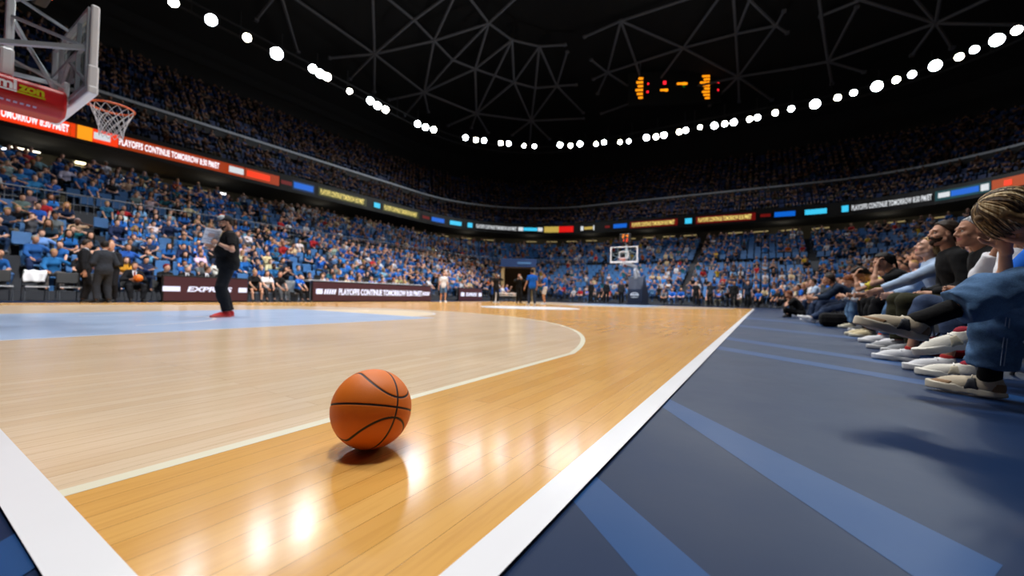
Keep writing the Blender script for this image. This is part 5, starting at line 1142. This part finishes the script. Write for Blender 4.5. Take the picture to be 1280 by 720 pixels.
# suited men at the bench
suit = lambda tie, mt=None: dict(top=dict(mat=mt or cloth('#121318'), sleeve=.93, v=.24, hem=-.16, tie=tie, name='jacket'), drape=True, under=cloth('#dfe2ea'), bottom=dict(mat=mt or cloth('#121318'), e=.02))
TR = cloth('#7a1f28'); TBL = cloth('#5d8fd0'); TK = cloth('#0f1013')
p = standing(S=1.06, head=(4, 15, 0), hl=(.30, .12, 1.12), hr=(.02, -.27, .84), hdirL=(.8, -.3, .1), curl=40)
figure('balding man in a black suit holding a paper, facing the man in charcoal', (3.12, 16.15, 0), -.25, p, dict(suit(TK), skin='tan', hair=('buzz', H['dark']), shoes=dict(upper='#0c0c0e')), res=.012, detail=1)
m = MB(); m.box((0, 0, 0), (.21, .005, .15), bev=.002); o = m.build('paper', plain('paper', '#d3d8e4', .7)); o.location = (3.53, 16.12, 1.18); o.rotation_euler = (.5, .3, .3); tag(o, 'folded white paper in the hand of the man in the black suit', 'paper')
p = standing(S=1.03, head=(6, -20, 0), hl=(.22, .16, 1.05), hr=(.20, -.18, 1.05), gap=.13)
figure('man in a charcoal suit seen from behind by the team bench', (3.38, 15.5, 0), 1.75, p, dict(suit(None, cloth('#23272f')), skin='tan', hair=('short', H['black']), shoes=dict(upper='#0c0c0e')), res=.012, detail=1)
p = standing(S=1.05, head=(8, -10, 0), hl=(.25, .1, 1.1), hr=(.2, -.2, 1.0))
figure('bald man in a dark suit and white shirt talking beyond the man in charcoal', (3.72, 16.3, 0), -2.3, p, dict(suit(TK), skin='tan', shoes=dict(upper='#0c0c0e')), res=.014, detail=1)
# seated officials and staff behind the first board
for i, (s, b, lb, hr_, tie, sk, kw) in enumerate([(4.4, 17.0, 'seated man in black suit and red tie holding a basketball on the bench', 'dark', TR, 'tan', dict(hl=(.36, .07, .72), hr=(.36, -.13, .72))),
        (5.25, 17.1, 'seated man in black wearing a dark red cap behind the first LED board', None, None, 'light', {}), (5.85, 17.1, 'grey haired man in dark suit and white shirt behind the first LED board', 'grey', TK, 'fair', {}),
        (6.45, 17.1, 'balding man in dark suit turned sideways behind the first LED board', 'brown', TK, 'tan', {}), (6.98, 17.1, 'dark haired man in navy suit and blue tie behind the first LED board', 'dark', TBL, 'tan', {})]):
    p = seated(lean=6, curve=8, head=(4, (0, 25, 20, 55, 15)[i], 0), **kw)
    lk = dict(suit(tie), skin=sk, hair=('short', H[hr_]) if hr_ else None, shoes=dict(upper='#0c0c0e'))
    if i == 1: lk = dict(skin=sk, top=dict(mat=BLACK, sleeve=.9), bottom=dict(mat=BLACK), shoes=dict(upper='#0c0c0e'), hair=('short', cloth('#6e1a24', 'cap_red')))
    figure(lb, (s, b, 0), -PI/2, p, lk, res=.014, detail=1)
    make_chair('black folding chair under the '+lb.replace('seated ', '')[:48].rsplit(' ', 1)[0], (s, b+.05, 0), -PI/2)
b2 = link('basketball', basketball(.12, 96, 48), None, ballmat); b2.location = (4.42, 16.56, .76); b2.rotation_euler = (.5, .4, 1); tag(b2, 'orange basketball held in the lap of a suited man on the bench', 'basketball')
# four staff on chairs between the two boards
for i, (s, lb, mt, hr_, bt, ln, fem) in enumerate([(7.95, 'seated woman in black with bare legs between the two LED boards', BLACK, 'blond', BLACK, .45, True), (8.42, 'seated woman in a white top with long dark hair between the LED boards', WHITE, 'dark', CHAR, .9, True), (8.92, 'seated man in a black shirt and grey trousers between the LED boards', BLACK, 'brown', GREY, .95, False), (9.62, 'seated child in a royal blue shirt in front of the grey cabinet', ROYAL, 'dark', BLACK, .9, False)]):
    figure(lb, (s, 16.75 if i < 3 else 16.5, 0), -PI/2+(.1*i-.1), seated(lean=6, curve=8, head=(4, (10, -20, -15, 0)[i], 0), S=.86 if i == 3 else .97), dict(fem=fem, skin='fair' if i else 'light', top=dict(mat=mt, sleeve=.35, print=cloth('#d8e4f4') if i == 3 else None), bottom=dict(mat=bt, len=ln), hair=(('long' if i == 1 else 'tail') if fem else 'short', H[hr_]), shoes=dict(upper='#26282c')), res=.014, detail=1)
    make_chair('black folding chair under the '+lb[7:55].rsplit(' ', 1)[0], (s, (16.75 if i < 3 else 16.5)+.05, 0), -PI/2)
# people along the officials' table behind the long board
TBC = [(10.55, 'black', BLACK, 'dark'), (11.15, 'grey', WHITE, 'brown'), (11.8, 'blue', ROYAL, 'black'), (12.5, 'cream', CREAM, 'blond'), (13.2, 'charcoal', CHAR, 'brown'), (13.95, 'royal blue', ROYAL, 'brown'), (14.7, 'maroon', cloth('#5a1c22'), 'dark'), (15.5, 'pale blue', LBLUE, 'ginger'), (16.3, 'olive', OLIVE, 'dark')]
for i, (s, cn, mt, hr_) in enumerate(TBC):
    figure('official in a '+cn+' top with '+{'dark': 'dark brown', 'brown': 'brown', 'black': 'black', 'blond': 'blond', 'ginger': 'ginger'}[hr_]+' hair seated at the white table', (s, 17.35, 0), -PI/2, seated(lean=10, curve=8, head=(6, random.uniform(-30, 30), 0), seat=.52, hl=(.4, .16, 1.0), hr=(.4, -.14, 1.0)), dict(fem=i % 2 == 1, skin=random.choice(['fair', 'light', 'tan']), top=dict(mat=mt, sleeve=.9), bottom=dict(mat=BLACK), hair=('long' if i % 3 == 1 else 'short', H[hr_]), shoes=dict(upper='#202226')), res=.018, detail=0)
m = MB()
for i in range(9): pass
for i, (s, cn, mt, hr_) in enumerate(TBC[::2]):
    m = MB(); m.box((0, 0, .01), (.34, .24, .018), bev=.005); o = m.build('laptop', plain('laptop_black', '#16181c', .4)); m = MB(); m.box((0, 0, 0), (.34, .012, .23), bev=.004); q = m.build('screen', plain('laptop_black', '#16181c', .4), o); q.location = (0, -.14, .12); q.rotation_euler = (.25, 0, 0)
    o.location = (s, 16.70, .957); tag(o, 'open black laptop on the white table before the official in '+cn, 'laptop')
# standing figures on the far half
def stand(label, s, b, yaw, look, res=.016, **k): return figure(label, (s, b, 0), yaw, standing(**k), look, res=res, detail=1)
stand('man in a white T-shirt and denim shorts walking by the far sideline', 16.9, 14.7, -2.3, dict(skin='light', top=dict(mat=WHITE, sleeve=.34, hem=-.12), drape=True, bottom=dict(mat=JEAN, len=.48, e=.02), hair=('short', H['brown']), shoes=dict(upper='#d8d8d8')), stride=.12, S=1.)
stand('man in a blue T-shirt and dark jeans seen from behind near the centre circle', 17.3, 9.25, .75, dict(skin='light', drape=True, top=dict(mat=ROYAL, sleeve=.34, hem=-.14), bottom=dict(mat=JEAND, e=.014), hair=('short', H['black']), shoes=dict(upper='#c8ccd4')), hl=(.10, .36, .88), hr=(.12, -.28, .92), gap=.15, S=1.05)
stand('person in a blue T-shirt and white shorts with a dark cap near the centre circle', 19.7, 9.75, 2.2, dict(skin='light', drape=True, top=dict(mat=ROYAL, sleeve=.34, hem=-.12), bottom=dict(mat=WHITE, len=.42, e=.022), hair=('short', cloth('#1a2c50', 'cap_navy')), shoes=dict(upper='#c8ccd4')), hl=(.32, .12, 1.1), hr=(.3, -.1, 1.1), S=1.02)
stand('man in black holding a camera up near the centre circle behind the blue T-shirts', 21.3, 12.4, -2.4, dict(skin='light', top=dict(mat=BLACK, sleeve=.9, hem=-.1), drape=True, bottom=dict(mat=BLACK), hair=('tail', H['ginger']), shoes=dict(upper='#202226')), hl=(.22, .10, 1.5), hr=(.22, -.1, 1.5), elbL=(.1, 1, -.6), elbR=(.1, -1, -.6), S=1.06)
stand('photographer in dark clothes raising a camera beside the white barrier', 19.5, 12.9, -2.3, dict(skin='tan', top=dict(mat=CHAR, sleeve=.9, hem=-.1), drape=True, bottom=dict(mat=CHAR), hair=('short', H['dark']), shoes=dict(upper='#d0d0d0')), hl=(.25, .08, 1.52), hr=(.25, -.08, 1.52), elbL=(.1, 1, -.6), elbR=(.1, -1, -.6), S=1.03)
for s, b, yw in ((19.5, 12.9, -2.3), (21.3, 12.4, -2.4)):
    o = empty('camera', (s+.33*math.cos(yw), b+.33*math.sin(yw), 1.60), yw); m = MB(); m.box((0, 0, 0), (.08, .15, .11), bev=.015); m.build('camera_case', plain('camera_black', '#121316', .4), o); m = MB(); m.lathe([(0, 0), (.04, 0), (.04, .1), (.05, .12), (.05, .2), (0, .19)], 14, (.04, 0, 0), axis='x'); m.build('lens_barrel', plain('lens_grey', '#c8cace', .4), o)
    tag(o, 'camera raised by the '+('photographer by the white barrier' if s < 20 else 'man in black behind the blue T-shirts'), 'camera')
for lb, s, b, mt in (('steward in navy standing at the near corner of the far baseline', 30.5, .35, NAVY), ('steward in black standing beside the navy steward at the far corner', 30.9, 1.15, BLACK), ('steward in black standing behind the far baseline beside another in charcoal', 31.6, 3.6, BLACK), ('steward in charcoal standing behind the far baseline', 31.9, 2.7, CHAR), ('guard in black standing under the far stand past the blue T-shirts', 30.6, 11.2, BLACK), ('guard in dark suit standing by the far stand next to the stanchion', 30.4, 8.7, CHAR), ('man in black shirt standing left-hand of the far stanchion', 30.5, 9.9, BLACK)):
    lb = lb.replace('left-hand of', 'a few steps from')
    stand(lb, s, b, PI+random.uniform(-.5, .5), dict(skin=random.choice(['light', 'tan']), top=dict(mat=mt, sleeve=random.choice([.35, .9]), hem=-.1), drape=True, bottom=dict(mat=BLACK), hair=('short', H[random.choice(['dark', 'black', 'brown'])]), shoes=dict(upper='#141416')), res=.022, S=1.03)
# ------------------------------------------------------------------ the stands: seats and spectators
def sample_ring(off, step):
    P = lowring(off) if not callable(off) else off()
    Q = np.vstack([P, P[:1]]); L = np.r_[0, np.cumsum(np.linalg.norm(np.diff(Q, axis=0), axis=1))]; n = int(L[-1]/step); t = (np.arange(n)+.5)*L[-1]/n
    X = np.stack([np.interp(t, L, Q[:, 0]), np.interp(t, L, Q[:, 1])], 1); T = np.stack([np.interp(t+.2, L, Q[:, 0], period=L[-1])-np.interp(t-.2, L, Q[:, 0], period=L[-1]), np.interp(t+.2, L, Q[:, 1], period=L[-1])-np.interp(t-.2, L, Q[:, 1], period=L[-1])], 1)
    yaw = np.arctan2(T[:, 1], T[:, 0])+PI/2  # facing inwards
    return X, yaw, t
seats = []  # x, y, z, yaw, row, run length
for r, (o_, z_) in enumerate(ROWS):
    X, Y, t = sample_ring(o_+.42, .56)
    for k in range(len(X)):
        x, y = X[k]
        if abs((x-CX+200*(abs(y-CY) > 13)+3) % 9.2) < .75 and abs(y-CY) > 10.7+o_*.9: continue      # stair gaps on the long sides
        if abs((y-CY+3) % 8.6) < .55 and abs(x-CX) > 19.5+o_*.9: continue
        if math.hypot(x-31.0, y-18.6) < 2.3 and r < 7: continue                                       # the tunnel
        seats.append((x, y, z_, Y[k], r))
seats = np.array(seats)
ok, zz, xx, yy = in_view(seats[:, :3]+[0, 0, .8], 1.34, .8); seats = seats[ok]; zz = zz[ok]; xx = xx[ok]
seat_blue = plain('seat_blue', '#2b6096', .55, var=.15)
def seat_mb(m, lo=False):
    m.box((-.02, 0, .42), (.40, .46, .05), bev=0 if lo else .02)
    m.box((-.23, 0, .66), (.05, .46, .42), Matrix.Rotation(math.radians(-8), 3, 'Y'), bev=0 if lo else .022)
    m.box((-.10, 0, .20), (.10, .10, .40))
m = MB(); seat_mb(m); seat_me = m.mesh('stadium_seat'); seat_me.materials.append(seat_blue)
m = MB(); seat_mb(m, True); sl_v = np.array([tuple(v) for v in m.v]); sl_f = np.array(m.f)
def scatter(V, F, inst, cat=None, pal=None, jit=0.):
    """Merge copies of one mesh at (x, y, z, yaw) into arrays."""
    n = len(inst); c, s = np.cos(inst[:, 3])[:, None], np.sin(inst[:, 3])[:, None]; sc = 1+jit*RNG.uniform(-1, 1, (n, 1))
    X = (V[:, 0]*c-V[:, 1]*s)*sc+inst[:, :1]; Y = (V[:, 0]*s+V[:, 1]*c)*sc+inst[:, 1:2]; Z = V[:, 2]*sc+inst[:, 2:3]
    P = np.stack([X, Y, Z], -1).reshape(-1, 3); FF = (F[None]+np.arange(n)[:, None, None]*len(V)).reshape(-1, F.shape[1])
    C = pal[:, cat, :].reshape(-1, 3) if pal is not None else None
    return P, FF, C
# which places stand out: the ones nearest the camera
far_side = seats[:, 1] > CY+8
order = np.argsort(np.where(far_side & (np.abs(xx) < 1.262) & (zz > 5), zz, 999)); near_idx = order[:300]; near_set = np.zeros(len(seats), bool); near_set[near_idx] = True
occ = RNG.random(len(seats)) < np.where(seats[:, 0]+0*seats[:, 4] > 36, .52, np.where(seats[:, 4] < 8, .84, .70))
# long name of the stretch of floor in front of a place
def stretch(x):
    for a, nm in ((4.3, 'above the bench chairs'), (7.6, 'above the first board'), (9.8, 'above the grey cabinet'), (13.6, 'above the table start'), (17.4, 'above the table end'), (22., 'above the white T-shirt'), (99, 'by the tunnel')):
        if x < a: return nm
cnt = {}
rest = seats[~near_set]
P, FF, _ = scatter(sl_v, sl_f, rest[:, :4]); o = link('stadium_seating', np_mesh('seating', P, FF, smooth=False), None, seat_blue); tag(o, 'rows of blue plastic seats filling the rest of the lower stand', 'seats', kind='stuff')
# prototypes of seated spectators
oc, oh, osn = objmat('spectator_cloth'), objmat('spectator_hair', .6), objmat('spectator_skin', .6, .08)
POSES = [seated(dk=.37, lean=2, curve=6, head=(2, 0, 0)), seated(dk=.37, lean=14, curve=10, head=(-4, 0, 0), hl=(.44, .05, .60), hr=(.44, -.05, .60)), seated(dk=.37, lean=0, curve=6, head=(4, 20, 0), hl=(.22, -.12, .86), hr=(.24, .10, .80), elbL=(-.1, 1, -.6), elbR=(-.1, -1, -.6)), seated(dk=.37, lean=6, curve=8, head=(0, -18, 0), hl=(.30, .06, 1.06), hr=(.32, -.04, 1.08)), seated(dk=.37, lean=24, curve=16, head=(6, 0, 0), hl=(.36, .16, 1.02), hr=(.5, -.06, .6)), seated(dk=.37, lean=4, curve=4, head=(0, 8, 0), hl=(.20, .46, .95), hr=(.4, -.14, .58))]
STY = ['short', 'long', 'quiff', 'bob', 'short', 'tail']
protos = []
for i, (ps, st) in enumerate(zip(POSES, STY)):
    r_, _ = figure('x', (0, 0, -50), 0, ps, dict(fem=st in ('long', 'bob', 'tail'), skinmat=osn, top=dict(mat=oc, sleeve=(.33, .33, .9, .33, .33, .9)[i], amp=.0), bottom=dict(mat=oc, amp=0., len=.97), hair=(st, oh)), res=.026, detail=0, hres=.018)
    protos.append(r_)
PAL_SHIRT = [('royal blue', '#1b5598', 30), ('bright blue', '#2a72bd', 16), ('navy', '#142540', 12), ('white', '#c9ccd4', 11), ('black', '#121317', 13), ('grey', '#5a5e66', 9), ('sky blue', '#6b97c0', 5), ('cream', '#cbb892', 4), ('red', '#9a1e22', 3), ('yellow', '#c9a52c', 2), ('orange', '#c0581c', 2), ('teal', '#1f5f72', 3)]
PAL_HAIR = [('dark brown', '#1d130d', 8), ('black', '#0b0908', 7), ('brown', '#3e2817', 6), ('blond', '#9c7a48', 4), ('grey', '#85868a', 3), ('ginger', '#6a361a', 1)]
PAL_PANT = ['#16233a', '#23395a', '#101114', '#2a2c30', '#5a5648', '#35527a']
def pick(p): return random.choices(p, [q[-1] for q in p])[0]
used = set(); n_named = sum(1 for o in scene.objects if o.get('category') == 'person'); n_sp = 0
cols4 = lambda h, v=0.: tuple(max(0, x*(1+random.uniform(-v, v))) for x in srgb(h))+(1,)
first_seat = True
for k in near_idx:
    x, y, z, yw, r = seats[k]; r = int(r); key = (r, stretch(x)); cnt.setdefault(key, []).append((x, k))
for key, lst in cnt.items():
    lst.sort()
    for i, (x, k) in enumerate(lst):
        x, y, z, yw, r = seats[k]; where = ordinal(i)+' place, '+ordinal(int(r))+' row '+key[1]
        o = bpy.data.objects.new('stadium_seat', seat_me); COL.objects.link(o); o.location = (x, y, z); o.rotation_euler = (0, 0, yw)
        tag(o, ('occupied' if occ[k] and n_sp < 300-n_named else 'empty')+' blue stadium seat, '+where, 'seat', 'blue stadium seats of the side stand')
        if not occ[k]: continue
        if n_named+n_sp >= 300: occ[k] = False; continue
        n_sp += 1
        pi = random.randrange(6); sh, ha = pick(PAL_SHIRT), pick(PAL_HAIR)
        src = protos[pi]; c = src.copy(); COL.objects.link(c); c.location = (x+.03*math.cos(yw), y+.03*math.sin(yw), z+.035); c.rotation_euler = (0, 0, yw+random.uniform(-.2, .2)); s_ = random.uniform(.9, 1.05); c.scale = (s_, s_, s_)
        sk = SKIN[random.choices(list(SKIN), [5, 6, 4, 1.5, 1])[0]]; c.color = (*sk, 1)
        for ch in src.children:
            q = ch.copy(); COL.objects.link(q); q.parent = c
            q.color = cols4(ha[1], .2) if ch.name.startswith('hair') else cols4(random.choice(PAL_PANT), .2) if ch.name.startswith('trousers') else cols4(sh[1], .2)
        c['label'] = 'spectator in '+sh[0]+' with '+ha[0]+' hair, '+where; c['category'] = 'person'; c['group'] = 'seated spectators of the side stand'
for p in protos:
    for ch in list(p.children): bpy.data.objects.remove(ch)
    bpy.data.objects.remove(p)
# the rest of the crowd, countless small figures
def crowd_mesh(res, e, pose):
    J = joints(pose); q = body_prims(J, {}, e); hc = J['hc']; cat = []
    base = [0]*len(q)
    cats = []
    V = None
    q.append(ell(hc, (.10+e*.5, .085+e*.5, .125+e*.5), k=.02)); q.append(cap(J['nb'], hc, .06, k=.02))
    for sd in 'LR': q.append(ell(J['wr'+sd]+.06*J['hd'+sd], (.05+e,)*3, k=.02)); q.append(cap(J['an'+sd], J['an'+sd]+.16*J['ff'+sd], .05+e*.5, k=.02))
    V, F = sdf_parts(q, res)
    lab = []
    for p in q:
        lab.append(_dist(p, V))
    lab = np.argmin(np.array(lab), 0); nq = len(q)
    # order in body_prims: 5 torso, 6 arm (3 per side), 6 leg (3 per side)
    cmap = {0: 2, 1: 1, 2: 1, 3: 1, 4: 1, 5: 1, 6: 0, 7: 0, 8: 1, 9: 0, 10: 0, 11: 2, 12: 2, 13: 2, 14: 2, 15: 2, 16: 2, 17: 0, 18: 0, 19: 0, 20: 4, 21: 0, 22: 4}
    cat = np.array([cmap[i] for i in lab]); hd = (V-hc); cat[(lab == 17) & (((hd[:, 2]*.8-hd[:, 0]*.6) > .03))] = 3
    return V, F, cat
def palette(n, shirts, dim=1., skin=1.):
    pal = np.zeros((n, 5, 3)); w_ = np.array([q[2] for q in shirts], float); w_ /= w_.sum(); si = RNG.choice(len(shirts), n, p=w_); hw = np.array([q[2] for q in PAL_HAIR], float); hi = RNG.choice(len(PAL_HAIR), n, p=hw/hw.sum())
    sk = np.array(list(SKIN.values()))[RNG.choice(5, n, p=[.3, .34, .22, .08, .06])]
    pal[:, 0] = sk; pal[:, 1] = np.array([srgb(q[1]) for q in shirts])[si]; pal[:, 2] = np.array([srgb(q) for q in PAL_PANT])[RNG.integers(0, 6, n)]; pal[:, 3] = np.array([srgb(q[1]) for q in PAL_HAIR])[hi]; pal[:, 4] = srgb('#55585e')
    pal[:, 0] *= skin
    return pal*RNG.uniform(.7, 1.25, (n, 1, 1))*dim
def crowd(name, label, inst, res, e, shirts, dim=1., skin=1.):
    Vs, Fs, Cs, off = [], [], [], 0
    grp = RNG.integers(0, 4, len(inst))
    for g, ps in enumerate(POSES[:4]):
        I = inst[grp == g]
        if not len(I): continue
        V, F, cat = crowd_mesh(res, e, ps); P, FF, C = scatter(V, F, I, cat, palette(len(I), shirts, dim, skin), .07); Vs.append(P); Fs.append(FF+off); Cs.append(C); off += len(P)
    o = link(name, np_mesh(name, np.concatenate(Vs), np.concatenate(Fs), np.concatenate(Cs)), None, attrmat('crowd_paint', .9, .2)); tag(o, label, 'crowd', kind='stuff'); return o
inst = seats[(~near_set) & occ][:, :4].copy(); inst[:, 3] += RNG.uniform(-.3, .3, len(inst))
dist = np.linalg.norm(inst[:, :2]-np.array(CAM)[:2], axis=1)
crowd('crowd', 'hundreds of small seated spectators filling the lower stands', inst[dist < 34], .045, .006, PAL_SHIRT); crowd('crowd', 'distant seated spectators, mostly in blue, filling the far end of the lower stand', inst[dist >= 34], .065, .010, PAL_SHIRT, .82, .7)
# courtside row along the far baseline and far sideline
X, Y, t = sample_ring(-1.15, .62); I = np.stack([X[:, 0], X[:, 1], 0*t, Y], 1); I = I[((I[:, 0] > 31) & (I[:, 1] < 15.5) & (np.abs(I[:, 1]-7.5) > 1.5)) | ((I[:, 0] > 24.8) & (I[:, 0] < 28) & (I[:, 1] > 16))]
I = I[RNG.random(len(I)) < .86]
P, FF, _ = scatter(sl_v, sl_f, I); tag(link('courtside_seating', np_mesh('cseat', P, FF, smooth=False), None, chair_blk), 'row of dark chairs along the far baseline', 'seats', kind='stuff')
crowd('crowd', 'row of spectators on dark chairs along the far baseline', I, .05, .008, [('black', '#141519', 9), ('white', '#c9ccd4', 6), ('red', '#a82226', 3), ('blue', '#1a5fc0', 6), ('grey', '#5a5e66', 5)])
# upper tiers, their dimness painted in as darkened crowd and seat colours
def tier(ringf, rows, name, label, shirts, dens, seatcol):
    allI, allS = [], []
    for o_, z_ in rows:
        X, Y, t = sample_ring(lambda: ringf(o_+.4), .58); I = np.stack([X[:, 0], X[:, 1], 0*t+z_, Y], 1); v_, _, _, _ = in_view(I[:, :3], 1.32, .75); I = I[v_]; allS.append(I); allI.append(I[RNG.random(len(I)) < dens])
    S_ = np.concatenate(allS); P, FF, _ = scatter(sl_v, sl_f, S_); tag(link(name+'_seating', np_mesh(name, P, FF, smooth=False), None, plain('upper_seat_shaded', seatcol, .6)), 'shade-darkened blue seats of the '+label, 'seats', kind='stuff')
    crowd('crowd', 'spectators in shade-darkened colours in the '+label, np.concatenate(allI), .075, .02, shirts, .6, .45)
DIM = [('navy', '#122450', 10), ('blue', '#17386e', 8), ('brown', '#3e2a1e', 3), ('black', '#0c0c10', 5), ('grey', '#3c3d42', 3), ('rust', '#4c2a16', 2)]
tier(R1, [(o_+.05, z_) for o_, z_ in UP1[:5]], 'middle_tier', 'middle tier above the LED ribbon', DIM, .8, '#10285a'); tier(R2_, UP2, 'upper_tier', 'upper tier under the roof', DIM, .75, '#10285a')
